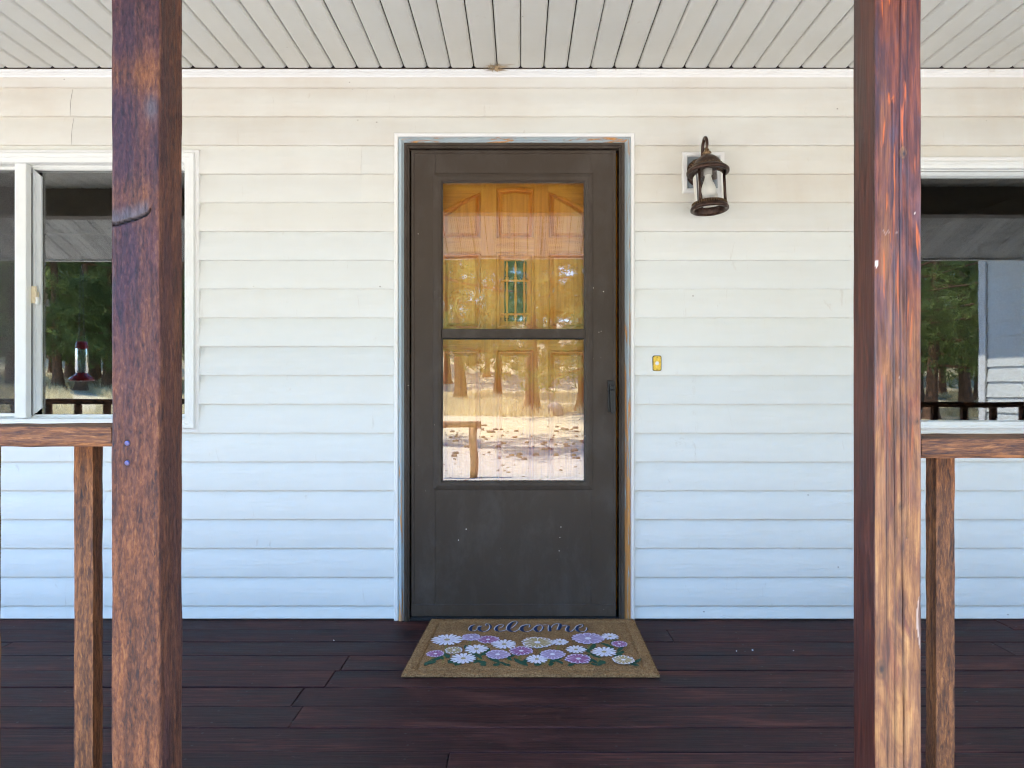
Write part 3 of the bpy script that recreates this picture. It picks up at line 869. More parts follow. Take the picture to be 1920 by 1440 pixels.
# ------------------------------------------------------------------ posts and railings
def make_post(name, label, x0, x1, y0, y1, z1, mat, rough_amp, feat):
    """square timber with an uneven sawn surface; feat(u, z, face) -> (depth, {attribute: value})"""
    nf, ns, nb = 40, 26, 6
    cols_ = [(x0 + (x1 - x0) * i / nf, y0, 0, -1, 'front', i / nf) for i in range(nf)]
    cols_ += [(x1, y0 + (y1 - y0) * i / ns, 1, 0, 'right', i / ns) for i in range(ns)]
    cols_ += [(x1 - (x1 - x0) * i / nb, y1, 0, 1, 'back', i / nb) for i in range(nb)]
    cols_ += [(x0, y1 - (y1 - y0) * i / ns, -1, 0, 'left', i / ns) for i in range(ns)]
    nc = len(cols_); nr = int(z1 / 0.0035)
    names = ['purple', 'dark', 'grey', 'wear', 'orange', 'chip']
    attrs = {n: [] for n in names}
    v, f = [], []
    cx, cy = (x0 + x1) / 2, (y0 + y1) / 2
    for j in range(nr + 1):
        z = z1 * j / nr
        wob = 0.0016 * rough_amp * mnoise.noise((z * 6, 1.3, x0))
        for x, y, nx, ny, face, u in cols_:
            d = rough_amp * (0.0011 * mnoise.noise((x * 160, y * 160, z * 13)) + 0.0012 * mnoise.noise((x * 45, y * 45, z * 7))) + wob * (nx + 0.3 * ny)
            # eased corners
            ex = min(abs(x - x0), abs(x - x1)) + min(abs(y - y0), abs(y - y1))
            ease = max(0.0, 1 - ex / 0.004) * (0.0012 + 0.0022 * rough_amp * max(0, mnoise.noise((z * 11, x0 + x, y * 9)) + 0.1))
            dep, at = feat(u, z, face)
            px_, py_ = x + nx * (d - dep), y + ny * (d - dep)
            px_ -= math.copysign(ease, x - cx) * (ex < 0.004); py_ -= math.copysign(ease, y - cy) * (ex < 0.004)
            v.append((px_, py_, z))
            for n in names: attrs[n].append(at.get(n, 0.0))
    for j in range(nr):
        for i in range(nc):
            a_, b_ = j * nc + i, j * nc + (i + 1) % nc
            f.append([a_, b_, b_ + nc, a_ + nc])
    f.append(list(range(nc))[::-1]); f.append([nr * nc + i for i in range(nc)])
    o = link(name, v, f, mat, org=(cx, cy, 0), smooth=False)
    for n in names:
        at = o.data.attributes.new(n, 'FLOAT', 'POINT'); at.data.foreach_set('value', attrs[n])
    return o
def pz(py): return PZ(py, POST_Y0)
def g(d, w): return math.exp(-(d / w) ** 2)
def seg_curve(pts, u):
    for (a, za), (b, zb) in zip(pts[:-1], pts[1:]):
        if a <= u <= b: return za + (zb - za) * (u - a) / (b - a)
    return None
gash = [(0.0, pz(421)), (0.18, pz(419)), (0.32, pz(414)), (0.5, pz(410)), (0.66, pz(404)), (0.76, pz(399)), (0.80, pz(394))]
def feat_left(u, z, face):
    at = {}; dep = 0.0
    n = mnoise.noise((u * 2.0, z * 3.0, 4.0)) + 0.35 * mnoise.noise((u * 5, z * 9, 1.0))
    hi = max(0.0, min(1.0, (z - 0.72) / 0.55))
    if face == 'front':
        at['purple'] = max(0.0, min(1.0, hi * (0.85 + 0.5 * n) + 0.15 * n - 0.7 * g(z - pz(140), 0.035) - 0.55 * g(z - pz(370), 0.035)))
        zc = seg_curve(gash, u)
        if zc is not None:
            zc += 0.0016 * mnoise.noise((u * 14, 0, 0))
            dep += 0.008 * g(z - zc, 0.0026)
            at['dark'] = g(z - zc, 0.0022)  # shade inside the gash put into the colour along its line
            up = z - zc
            lip = max(0.0, min(1.0, (0.81 - u) / 0.1))
            if 0 < up < 0.030: dep += 0.0016 * (1 - up / 0.030) * lip; at['grey'] = 0.85 * lip * (1 - (up / 0.030) ** 2)
        k2 = g(u - 0.82, 0.13) * g(z - pz(203), 0.020); at['grey'] = max(at.get('grey', 0), 0.75 * k2)
        at['dark'] = max(at.get('dark', 0), 0.5 * g(u - 0.55 - 0.02 * math.sin(z * 40), 0.035) * (0.5 + 0.5 * mnoise.noise((z * 16, 2, 0))) * hi)
        for py in (831, 868):
            rr = math.hypot((u - 0.32) * (0.089), z - pz(py))
            if rr < 0.012: dep += 0.002 * g(rr, 0.006); at['dark'] = max(at['dark'], 0.7 * g(rr, 0.007))
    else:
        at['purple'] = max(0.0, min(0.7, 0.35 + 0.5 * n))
        at['dark'] = 0.25 + (0.7 * g(u - 0.88, 0.05) * g(z - pz(1132), 0.02))  # side and back faces darkened, their shade put into the colour
    return dep, at
def feat_right(u, z, face):
    at = {}; dep = 0.0
    n = mnoise.noise((u * 2.5, z * 2.0, 9.0)); n2 = mnoise.noise((u * 6, z * 5.0, 3.0))
    if face == 'front':
        t = max(0.0, min(1.0, (pz(330) - z) / 0.75))
        at['wear'] = max(0.0, min(1.0, 1.05 * t + 0.35 * n + 0.15 * n2 - 0.05))
        at['purple'] = max(0.0, 0.75 - 0.6 * t + 0.2 * n)
        at['orange'] = max(0.0, 1.0 - 1.15 * t)
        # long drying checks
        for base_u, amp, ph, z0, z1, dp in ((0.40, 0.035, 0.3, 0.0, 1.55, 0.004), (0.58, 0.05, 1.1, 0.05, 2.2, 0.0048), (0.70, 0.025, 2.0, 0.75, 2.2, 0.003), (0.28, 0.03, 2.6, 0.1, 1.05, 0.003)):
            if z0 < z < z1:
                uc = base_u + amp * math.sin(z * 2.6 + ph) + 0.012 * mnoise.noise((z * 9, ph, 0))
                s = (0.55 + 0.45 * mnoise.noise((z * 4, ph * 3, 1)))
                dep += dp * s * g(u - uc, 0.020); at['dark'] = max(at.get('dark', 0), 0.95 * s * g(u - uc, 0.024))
        # knots
        for ku, py, rw in ((0.14, 1255, 0.020), (0.90, 790, 0.008), (0.62, 288, 0.013), (0.55, 950, 0.010)):
            rr = math.hypot((u - ku) * 0.085, (z - pz(py)) * 0.62)
            if rr < rw * 2.2:
                at['dark'] = max(at.get('dark', 0), 0.75 * g(rr, rw * 0.45) + 0.30 * (0.5 + 0.5 * math.sin(rr / rw * 16)) * g(rr, rw))
        if g(u - 0.60, 0.1) * g(z - pz(286), 0.012) > 0.5: at['wear'] = 1.0
        # splintered corner, pale wood bare
        e = (u - (0.985 - 0.10 * g(z - pz(1160), 0.045)))
        if e > 0 and pz(1215) < z < pz(1120):
            dep += min(0.006, e * 0.06); at['chip'] = 0.6; at['dark'] = 0
        for cu, py, r in ((0.02, 495, 0.0036), (0.52, 707, 0.0014), (0.86, 399, 0.0013)):
            if math.hypot((u - cu) * 0.085, (z - pz(py)) * 0.7) < r * (1 + 0.5 * n2): at['chip'] = 0.9
        if abs(z - pz(436) - 0.010 * mnoise.noise((u * 20, 0, 0))) < 0.0016 and 0.15 < u < 0.5 and n2 > 0.05: at['chip'] = 0.22
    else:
        at['purple'] = 0.15; at['wear'] = max(0.0, 0.25 * n); at['dark'] = 0.55 + 0.3 * max(0, n2)  # faces turned from the light, their shade put into the colour
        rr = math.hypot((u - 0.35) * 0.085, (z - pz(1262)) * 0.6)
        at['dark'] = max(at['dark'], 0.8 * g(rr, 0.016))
    return dep, at
XL0, XL1 = PX(208, POST_Y0), PX(300, POST_Y0)
XR0, XR1 = PX(1641, POST_Y0), PX(1728.5, POST_Y0)
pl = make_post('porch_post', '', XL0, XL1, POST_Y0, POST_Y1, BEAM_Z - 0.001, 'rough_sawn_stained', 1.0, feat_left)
tag(pl, 'rough sawn purple brown porch post with a dark gash', 'post', 'posts either side of the porch opening')
for py in (831, 868):
    x = XL0 + 0.33 * (XL1 - XL0); z = pz(py)
    lag = link('screw_head', *lathe([(0.0001, -0.0016), (0.0025, -0.002), (0.0042, -0.001), (0.005, 0.001)], (x, POST_Y0, z), 12, 'y'), 'screw_blue', pl, tuple(pl.location))
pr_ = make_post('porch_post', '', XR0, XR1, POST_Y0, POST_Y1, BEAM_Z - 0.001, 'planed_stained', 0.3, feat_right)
tag(pr_, 'smooth red stained porch post worn tan towards its foot', 'post', 'posts either side of the porch opening')

def rough_bar(x0, x1, y0, y1, z0, z1, axis, amp=0.0012, seed=0):
    """a sawn stick with slightly wandering faces"""
    L = (x1 - x0) if axis == 'x' else (z1 - z0)
    n = max(4, int(L / 0.012)); v, f = [], []
    for i in range(n + 1):
        t = i / n
        loop = []
        if axis == 'x':
            c = [(y0, z0), (y1, z0), (y1, z1), (y0, z1)]
        else:
            c = [(x0, y0), (x1, y0), (x1, y1), (x0, y1)]
        for q in range(4):
            p, r = Vector(c[q]), Vector(c[(q + 1) % 4])
            for s in range(5):
                m = p.lerp(r, (s + 0.12) / 5.0 if s == 0 else s / 5.0)
                d = amp * mnoise.noise((t * L * 22, m.x * 70 + seed, m.y * 70))
                d2 = amp * mnoise.noise((t * L * 22 + 9, m.x * 70 + seed, m.y * 70))
                loop.append(m + Vector((d, d2)))
        for m in loop:
            v.append((x0 + t * L, m.x, m.y) if axis == 'x' else (m.x, m.y, z0 + t * L))
    k = 20
    for i in range(n):
        for q in range(k):
            a_, b_ = i * k + q, i * k + (q + 1) % k
            f.append([a_, b_, b_ + k, a_ + k] if axis == 'z' else [a_ + k, b_ + k, b_, a_])
    f.append(list(range(k))); f.append([n * k + q for q in range(k)][::-1])
    return v, f

def railing(label, xs0, xs1, ztop, bal_first, direction):
    ry0, ry1 = POST_Y0 + 0.006, POST_Y0 + 0.142
    th = Thing('porch_railing', label, 'railing', ((xs0 + xs1) / 2, (ry0 + ry1) / 2, 0.0), 'railings beside the porch opening')
    th.part('top_rail', rough_bar(xs0, xs1, ry0, ry1, ztop - 0.0365, ztop, 'x', 0.0016), 'rail_wood')
    x = bal_first; i = 0
    by0 = CAMY + 1.36
    while xs0 + 0.04 < x < xs1 - 0.04:
        th.part('baluster', rough_bar(x - 0.0187, x + 0.0187, by0, by0 + 0.034, 0.0015, ztop - 0.0368, 'z', 0.0012, i * 7.7), 'baluster_wood')
        x += direction * 0.205; i += 1
    return th
BX = CAMY + 1.36
railing('reddish brown porch railing attached to the rough sawn post', -5.1, XL0 - 0.003, PZ(800, POST_Y0 + 0.006), PX(156, BX), -1)
railing('reddish brown porch railing attached to the smooth red post', XR1 + 0.003, 3.9, PZ(822, POST_Y0 + 0.006), PX(1772.5, BX), 1)

# ------------------------------------------------------------------ wall lantern
LX, LYc = PX(1311), -0.130
mount = Thing('light_mount', 'white square siding block with grey plate behind the lantern', 'mounting block', (PX(1316), -0.01, PZ(365)))
MB_ = (PX(1277.5), PX(1355), PZ(365), PZ(288.5))
ring(mount, MB_, [(0.0, -0.004), (0.0, -0.028), (0.003, -0.031), (0.018, -0.031), (0.021, -0.026), (0.0215, -0.016)], 'trim_white', 'block_trim')
mount.part('plate', box(MB_[0] + 0.0205, MB_[1] - 0.0205, -0.019, -0.004, MB_[2] + 0.0205, MB_[3] - 0.0205), 'plate_grey')
lan = Thing('wall_lantern', 'dark bronze hook arm wall lantern with clear glass and white bulb', 'lantern', (LX, -0.02, PZ(327)))
bp_z = PZ(327)
bpl = lan.part('backplate', lathe([(0.0001, -0.044), (0.022, -0.043), (0.030, -0.040), (0.034, -0.036), (0.056, -0.034), (0.063, -0.028), (0.064, -0.019)], (LX, 0, bp_z), 40, 'y'), 'lantern_bronze', True)
fl_vf = []
for i in range(28):
    a = 2 * math.pi * i / 28
    fl_vf.append(tube([(LX + 0.040 * math.cos(a), -0.0365, bp_z + 0.040 * math.sin(a)), (LX + 0.0585 * math.cos(a), -0.034, bp_z + 0.0585 * math.sin(a))], 0.0028, 6))
lan.part('fluting', join(*fl_vf), 'bronze_gilt', under=bpl)
tilt = Matrix.Rotation(math.radians(-1.6), 3, 'Y') @ Matrix.Rotation(math.radians(-4), 3, 'X')
top = Vector((LX, LYc, 2.018))
arm = [(LX, -0.042, bp_z + 0.012), (LX, -0.052, bp_z + 0.050), (LX, -0.056, bp_z + 0.085), (LX, -0.066, bp_z + 0.112), (LX, -0.088, bp_z + 0.127), (LX, -0.112, bp_z + 0.120), (LX, -0.128, bp_z + 0.098), (LX, -0.126, bp_z + 0.076), (LX, -0.112, bp_z + 0.068), (LX, -0.106, bp_z + 0.078)]
lan.part('hook_arm', tube(catmull(arm, 6), [0.0095] * 20 + [0.009] * 20 + [0.0075] * 15, 10, 0.75), 'lantern_bronze', True)
def LT(prof, seg=36): return lathe(prof, tuple(top), seg, 'z', tilt)
lan.part('finial', LT([(0.0001, 0.034), (0.007, 0.032), (0.010, 0.026), (0.008, 0.021), (0.017, 0.016), (0.019, 0.011), (0.012, 0.007), (0.014, 0.0)]), 'bronze_gilt', True)
lan.part('roof_dome', LT([(0.012, 0.004), (0.020, 0.0), (0.034, -0.007), (0.047, -0.018), (0.056, -0.032), (0.061, -0.046), (0.068, -0.052), (0.083, -0.060), (0.0895, -0.067), (0.0895, -0.076), (0.085, -0.080), (0.078, -0.079), (0.070, -0.071), (0.060, -0.064), (0.02, -0.060), (0.001, -0.060)]), 'lantern_bronze', True)
bd = []
for i in range(26):
    a = 2 * math.pi * i / 26
    bd.append(sphere(top + tilt @ Vector((0.0625 * math.cos(a), 0.0625 * math.sin(a), -0.046)), 0.0042, 4))
lan.part('dome_beading', join(*bd), 'bronze_gilt', True)
lan.part('glass_cylinder', LT([(0.0635, -0.078), (0.0625, -0.215)]), 'lantern_glass', True)
for i in range(3):
    a = math.radians(222 + 120 * i)
    p0 = top + tilt @ Vector((0.067 * math.cos(a), 0.067 * math.sin(a), -0.072)); p1 = top + tilt @ Vector((0.067 * math.cos(a), 0.067 * math.sin(a), -0.216))
    lan.part('cage_bar', tube([p0, p1], 0.0048, 8), 'lantern_bronze', True)
rg = lan.part('base_ring', LT([(0.060, -0.208), (0.066, -0.204), (0.071, -0.207), (0.071, -0.218), (0.0765, -0.222), (0.080, -0.229), (0.080, -0.236), (0.075, -0.240), (0.067, -0.239), (0.061, -0.230), (0.060, -0.208)]), 'lantern_bronze', True)
bd = []
for i in range(44):
    a = 2 * math.pi * i / 44
    bd.append(tube([top + tilt @ Vector((0.0715 * math.cos(a), 0.0715 * math.sin(a), -0.208)), top + tilt @ Vector((0.0715 * math.cos(a), 0.0715 * math.sin(a), -0.218))], 0.0026, 5))
lan.part('ring_beading', join(*bd), 'bronze_gilt', under=rg)
blb = lan.part('bulb', LT([(0.0135, -0.082), (0.014, -0.095), (0.0175, -0.108), (0.024, -0.124), (0.0295, -0.140), (0.0308, -0.154), (0.028, -0.168), (0.020, -0.179), (0.010, -0.184), (0.0002, -0.1855)], 28), 'bulb_white', True)
lan.part('socket', LT([(0.018, -0.060), (0.018, -0.084), (0.0136, -0.086)], 20), 'socket_grey', True, under=blb)

# ------------------------------------------------------------------ doorbell
bx0, bx1, bz0, bz1 = PX(1222), PX(1238.5), PZ(696), PZ(667)
bell = Thing('doorbell', 'small brass doorbell plate with round white button', 'doorbell', ((bx0 + bx1) / 2, -0.012, bz0))
c_ = 0.006
oct_ = [(bx0 + c_, bz0), (bx1 - c_, bz0), (bx1 - c_ * 0.4, bz0 + c_ * 0.5), (bx1, bz0 + c_), (bx1, bz1 - c_), (bx1 - c_ * 0.4, bz1 - c_ * 0.5), (bx1 - c_, bz1), (bx0 + c_, bz1), (bx0 + c_ * 0.4, bz1 - c_ * 0.5), (bx0, bz1 - c_), (bx0, bz0 + c_), (bx0 + c_ * 0.4, bz0 + c_ * 0.5)]
bcx, bcz = (bx0 + bx1) / 2, (bz0 + bz1) / 2
bell.part('rim', prism(oct_, -0.0205, -0.008), 'brass_dark')
bell.part('plate', prism([(bcx + (x - bcx) * 0.84, bcz + (z - bcz) * 0.92) for x, z in oct_], -0.0225, -0.0200), 'brass')
bell.part('button', lathe([(0.0001, -0.0275), (0.006, -0.027), (0.0085, -0.025), (0.0092, -0.022)], (bcx, 0, bcz), 24, 'y'), 'button_white', True)
for zz in (bz0 + 0.0085, bz1 - 0.0085):
    bell.part('screw', lathe([(0.0001, -0.0238), (0.0016, -0.0236), (0.0022, -0.0222)], (bcx, 0, zz), 12, 'y'), 'nail_dark', True)

# ------------------------------------------------------------------ doormat
MT = 0.012
A = on_floor(752, 1270, 0.002); B = on_floor(1237.5, 1270.5, 0.002); D_ = Vector((PX(808.5, -0.035), -0.036)); C_ = Vector((PX(1188.5, -0.035), -0.034))
mat_ = Thing('doormat', 'brown coir welcome mat printed with daisies at the door', 'doormat', ((A.x + C_.x) / 2, (A.y + C_.y) / 2, 0.0))
def bil(u, v): return A.lerp(B, u).lerp(D_.lerp(C_, u), v)
def mat_mesh():
    W, H = 0.91, 0.6
    def prof(d):          # height by distance from the edge
        if d < 0.004: return MT * 0.55 + MT * 0.45 * d / 0.004
        if 0.040 < d < 0.052: return MT - 0.0045 * math.sin((d - 0.040) / 0.012 * math.pi)
        return MT
    us = sorted({0, .002, .004, .02, .038, .041, .044, .046, .048, .051, .054, .06, *[0.06 + (W - 0.12) * i / 150 for i in range(151)]} | {W - x for x in (0, .002, .004, .02, .038, .041, .044, .046, .048, .051, .054)})
    vs_ = sorted({0, .002, .004, .02, .038, .041, .044, .046, .048, .051, .054, .06, *[0.06 + (H - 0.12) * i / 96 for i in range(97)]} | {H - x for x in (0, .002, .004, .02, .038, .041, .044, .046, .048, .051, .054)})
    V, Fc = [], []
    for vv in vs_:
        for uu in us:
            p = bil(uu / W, vv / H); d = min(uu, vv, W - uu, H - vv)
            fz = 0.0006 * mnoise.noise((p.x * 400, p.y * 400, 0)) + 0.0010 * mnoise.noise((p.x * 14, p.y * 14, 3))
            e = 0.0016 * mnoise.noise((p.x * 160, p.y * 160, 5)) if d < 0.002 else 0
            V.append((p.x + e, p.y + e, prof(d) + (fz if d > 0.002 else 0)))
    n = len(us)
    for j in range(len(vs_) - 1):
        for i in range(n - 1): Fc.append([j * n + i, j * n + i + 1, (j + 1) * n + i + 1, (j + 1) * n + i])
    edge = [j for j in range(n)] + [j * n + n - 1 for j in range(1, len(vs_))] + [(len(vs_) - 1) * n + i for i in range(n - 2, -1, -1)] + [j * n for j in range(len(vs_) - 2, 0, -1)]
    k = len(V); V += [(V[i][0], V[i][1], 0.0025) for i in edge]
    for q in range(len(edge)): Fc.append([edge[(q + 1) % len(edge)], edge[q], k + q, k + (q + 1) % len(edge)])
    return V, Fc
mat_.part('coir_pad', mat_mesh(), 'coir', True)
fuzz = []
for i in range(2600):
    e = random.random()
    u, v_ = random.random(), random.random()
    if e < 0.35: u = random.choice((0.001, 0.999))
    elif e < 0.7: v_ = random.choice((0.0015, 0.9985))
    p = bil(u, v_); a = random.uniform(0, 6.28); l = random.uniform(0.003, 0.008)
    z0 = MT - 0.002
    dx, dy = math.cos(a) * l, math.sin(a) * l
    fuzz.append(([(p.x - dy * 0.06, p.y + dx * 0.06, z0), (p.x + dy * 0.06, p.y - dx * 0.06, z0), (p.x + dx, p.y + dy, z0 + random.uniform(0.001, 0.005))], [[0, 1, 2]]))
fz = mat_.part('coir_fibres', join(*fuzz), 'coir'); fz['kind'] = 'stuff'

TOPZ = MT + 0.0019
STROKES = [
 [(165,142,12),(122,158,34),(97,192,46),(101,224,38),(135,236,16),(182,224,9),(205,196,9),(215,172,9),(246,157,9)],
 [(272,163,14),(238,176,36),(224,204,46),(250,231,32),(295,243,15),(345,233,11),(385,206,18),(403,176,26),(395,146,22),(365,129,12),(341,129,12),(336,146,18),(354,160,20)],
 [(535,195,9),(585,170,11),(600,147,15),(570,136,11),(520,150,22),(482,190,40),(492,224,44),(530,239,20),(590,233,9),(648,214,8)],
 [(648,214,8),(720,190,9),(780,142,11),(808,104,17),(785,87,12),(735,100,34),(684,150,56),(668,204,56),(702,236,40),(760,246,14),(820,216,9),(852,180,9)],
 [(980,182,12),(996,157,17),(984,139,12),(930,145,24),(874,172,48),(864,214,56),(897,239,30),(950,246,12),(1010,226,9),(1052,190,9)],
 [(1150,145,9),(1098,160,30),(1068,200,50),(1096,238,44),(1146,239,15),(1184,200,19),(1180,160,15),(1140,133,9),(1096,133,9)],
 [(1178,150,6),(1225,141,6),(1270,150,9)],
 [(1282,145,18),(1286,190,44),(1291,238,42)],
 [(1308,192,9),(1350,142,11),(1418,122,15),(1446,138,40),(1432,188,50),(1414,218,36)],
 [(1418,206,9),(1470,166,9),(1530,150,12),(1570,166,40),(1552,200,46),(1562,236,44),(1610,242,14),(1650,216,9),(1682,186,9)],
 [(1725,196,9),(1775,171,11),(1790,147,17),(1760,136,12),(1707,165,40),(1692,205,48),(1717,236,36),(1770,246,14),(1825,236,12),(1850,206,19),(1840,182,9)]]
def ribbon(stroke, z, dx, dy, grow):
    pts = catmull([(x, y, w) for x, y, w in stroke], 7)
    P_ = []
    for x, y, w in pts:
        p = on_floor(870 + x / 8.0, 1155 + y / 8.0, MT)
        P_.append((p + Vector((dx, dy)), w * 0.000284 * 0.5 + grow))
    v, f = [], []
    for i, (p, w) in enumerate(P_):
        t = P_[min(i + 1, len(P_) - 1)][0] - P_[max(i - 1, 0)][0]
        if t.length < 1e-7: t = Vector((1, 0))
        n = Vector((-t.y, t.x)).normalized() * w
        v += [(p.x + n.x, p.y + n.y, z), (p.x - n.x, p.y - n.y, z)]
    f = [[2 * i, 2 * i + 1, 2 * i + 3, 2 * i + 2] for i in range(len(P_) - 1)]
    return v, f
for s in STROKES:
    l0 = mat_.part('lettering', ribbon(s, TOPZ + 0.0006, 0.0004, -0.0004, -0.0001), 'print_navy')
    mat_.part('letter_highlight', ribbon(s, TOPZ + 0.0003, -0.0020, 0.0030, 0.0004), 'print_white', under=l0)

def cpt(x, y):
    return on_floor(700 + x / 3.31, 1120 + y / 3.31, MT)
flowers = [('w', 458, 266, 100), ('l', 608, 250, 62), ('m', 712, 265, 70), ('w', 812, 295, 80), ('t', 500, 332, 58), ('w', 640, 325, 78), ('m', 385, 355, 58), ('w', 558, 384, 86),
           ('m', 918, 337, 76), ('l', 772, 360, 80), ('t', 1018, 285, 100), ('w', 1158, 283, 55), ('w', 1015, 390, 72), ('l', 1112, 360, 82), ('w', 1258, 330, 66), ('m', 1272, 388, 84),
           ('l', 1332, 262, 102), ('w', 1468, 250, 58), ('w', 1432, 346, 82), ('m', 1526, 297, 54), ('t', 1552, 396, 70)]
def petal(c, a, r0, r1, w, z):
    d = Vector((math.cos(a), math.sin(a))); n = Vector((-d.y, d.x))
    pts = [(r0, 0.25), (r0 + (r1 - r0) * 0.45, 0.85), (r0 + (r1 - r0) * 0.78, 1.0), (r0 + (r1 - r0) * 0.94, 0.7), (r1, 0.0)]
    L = [c + d * q + n * w * s for q, s in pts]; R = [c + d * q - n * w * s for q, s in pts[:-1]][::-1]
    ring_ = L + R
    return [(p.x, p.y, z) for p in ring_], [list(range(len(ring_)))[::-1]]
def disc(c, r, z, n=20):
    return [(c.x + r * math.cos(6.2832 * i / n), c.y + r * math.sin(6.2832 * i / n), z) for i in range(n)], [list(range(n))]
def leaf_shape(p, q, w, z, bend=0.0):
    d = q - p; n = Vector((-d.y, d.x)).normalized()
    pts = []
    for t, s in ((0, 0.25), (0.25, 0.8), (0.5, 1.0), (0.75, 0.75), (1.0, 0.05)):
        m = p + d * t + n * bend * math.sin(t * math.pi)
        pts.append((m + n * w * s, m - n * w * s))
    v = [(a.x, a.y, z) for a, b in pts] + [(b.x, b.y, z) for a, b in pts][::-1]
    v = []; 
    for a, b in pts: v += [(a.x, a.y, z), (b.x, b.y, z)]
    return v, [[2 * i, 2 * i + 1, 2 * i + 3, 2 * i + 2] for i in range(len(pts) - 1)]
rl = random.Random(3)
stem_vf, leaf_vf = [], []
for i, (kd, cx_, cy_, r) in enumerate(flowers):
    c = cpt(cx_, cy_)
    foot = cpt(cx_ + rl.uniform(-60, 60), 422 + rl.uniform(-4, 6))
    if cy_ < 330 and rl.random() < 0.35: foot = c + (foot - c) * 0.6
    stem_vf.append(leaf_shape(c, foot, 0.0042, TOPZ + 0.00012 + i * 0.000004, rl.uniform(-0.01, 0.01)))
    for q in range(4):
        t = rl.uniform(0.45, 1.0); s = c.lerp(foot, t)
        e = s + Vector((rl.choice((-1, 1)) * rl.uniform(0.018, 0.05), rl.uniform(0.03, 0.085)))
        if q % 2: e = s + Vector((rl.choice((-1, 1)) * rl.uniform(0.004, 0.03), rl.uniform(-0.055, -0.03)))
        if e.y < cpt(900, 428).y: e.y = cpt(900, 428).y
        leaf_vf.append(leaf_shape(s, e, rl.uniform(0.007, 0.012), TOPZ + 0.0002 + 0.000003 * (4 * i + q), rl.uniform(-0.006, 0.006)))
for vf in stem_vf: mat_.part('stem_print', vf, 'print_olive')
for vf in leaf_vf: mat_.part('leaf_print', vf, 'print_green')
for i, (kd, cx_, cy_, r) in enumerate(flowers):
    c = cpt(cx_, cy_); R = r / 3.31 / F * (c.y - CAMY) * 1.0
    z = TOPZ + 0.0005 + 0.00016 * i
    n = max(14, int(R * 300)); ph = rl.uniform(0, 1)
    fill, edge_c, mid = {'w': ('print_white', 'print_pale', 'print_tan'), 'l': ('print_lavender', 'print_pale', 'print_white'), 'm': ('print_mauve', 'print_pale', 'print_white'), 't': ('print_tan', 'print_white', 'print_white')}[kd]
    out_vf, in_vf = [], []
    for q in range(n):
        a = ph + 6.2832 * q / n + rl.uniform(-0.05, 0.05); rr = R * rl.uniform(0.92, 1.06)
        w = R * 0.80 * math.pi / n
        if kd == 'w':
            out_vf.append(petal(c, a, R * 0.10, rr, w * 0.74, z + 0.000002 * (q % 2)))
        else:
            out_vf.append(petal(c, a, R * 0.10, rr, w * 1.10, z + 0.000002 * (q % 2)))
            in_vf.append(petal(c, a, R * 0.14, rr * 0.92, w * 0.66, z + 0.00005))
    fo = mat_.part('flower_print', join(*out_vf), fill if kd == 'w' else edge_c)
    if in_vf: mat_.part('petal_fill', join(*in_vf), fill, under=fo)
    else:
        vf = [petal(c, ph + 6.2832 * (q + 0.5) / n, R * 0.2, R * rl.uniform(0.45, 0.62), R * 0.02, z + 0.00005) for q in range(n)]
        mat_.part('petal_lines', join(*vf), 'print_lavender', under=fo)
    mat_.part('flower_centre', disc(c, R * 0.19, z + 0.0001), mid, under=fo)

# ------------------------------------------------------------------ small litter on the porch
flk = [(1381, 1221), (1411, 1219), (1488, 1220), (626, 1201)]
for i, (px, py) in enumerate(flk):
    p = on_floor(px, py, 0.003); r = random.uniform(0.002, 0.0042)
    n = 6
    v = [(p.x + r * random.uniform(.5, 1.1) * math.cos(6.28 * q / n), p.y + r * random.uniform(.5, 1.1) * math.sin(6.28 * q / n), 0.0035 + random.uniform(0, .003)) for q in range(n)]
    v += [(a, b, 0.0022) for a, b, z in v]
    f = [list(range(n))] + [[(q + 1) % n, q, q + n, (q + 1) % n + n] for q in range(n)]
    tag(link('paint_flake', v, f, 'flake_white'), 'tiny white flake lying on the dark deck boards', 'flake', 'white flakes on the deck')
wv = []
for i in range(46):
    p = Vector((PX(930) + random.gauss(0, 0.012), random.uniform(-0.07, -0.028), SOFFIT_Z - 0.002 - abs(random.gauss(0, 0.009))))
    q = p + Vector((random.gauss(0, 0.03), random.gauss(0, 0.02), random.uniform(-0.004, 0.004)))
    q.z = min(q.z, SOFFIT_Z - 0.001); q.y = min(q.y, -0.03)
    wv.append(tube([p, (p + q) / 2 + Vector((0, 0, -0.003)), q], [0.0012, 0.0009, 0.0004], 4))
wv.append(sphere((PX(931), -0.046, SOFFIT_Z - 0.010), 0.010, 6, (0.8, 0.9, 1.2)))
tag(link('cobweb_clump', *join(*wv), 'web_tan'), 'tan cobweb clump in the corner of ceiling and wall over the door', 'cobweb')

# ------------------------------------------------------------------ house wing at right angles (mirrored in the window)
wing = Thing('house_wing', 'white sided house wing standing forward of the porch end', 'house wing', (4.4, -1.5, -0.4))
WGX, WGY = 4.02, -2.95
wing.part('wing_core', box(WGX + 0.015, WGX + 3.5, WGY + 0.01, -0.01, -0.42, 2.5), 'sheathing')
for k in range(-3, 19):
    z = Z_FIRST + k * COURSE
    v = [(WGX, y, z) for y in (WGY + 0.09, -0.03)] + [(WGX + 0.012, y, z + COURSE) for y in (WGY + 0.09, -0.03)] + [(WGX + 0.013, y, z) for y in (WGY + 0.09, -0.03)]
    wing.part('siding_board', (v, [[0, 1, 3, 2], [4, 5, 1, 0]]), 'siding_vinyl')
wing.part('corner_trim', box(WGX - 0.012, WGX + 0.09, WGY, WGY + 0.088, -0.42, 2.35, 0.003), 'trim_white')
ww = wing.part('window', box(WGX - 0.02, WGX + 0.01, -2.15, -1.2, 0.95, 2.0, 0.004), 'window_vinyl')
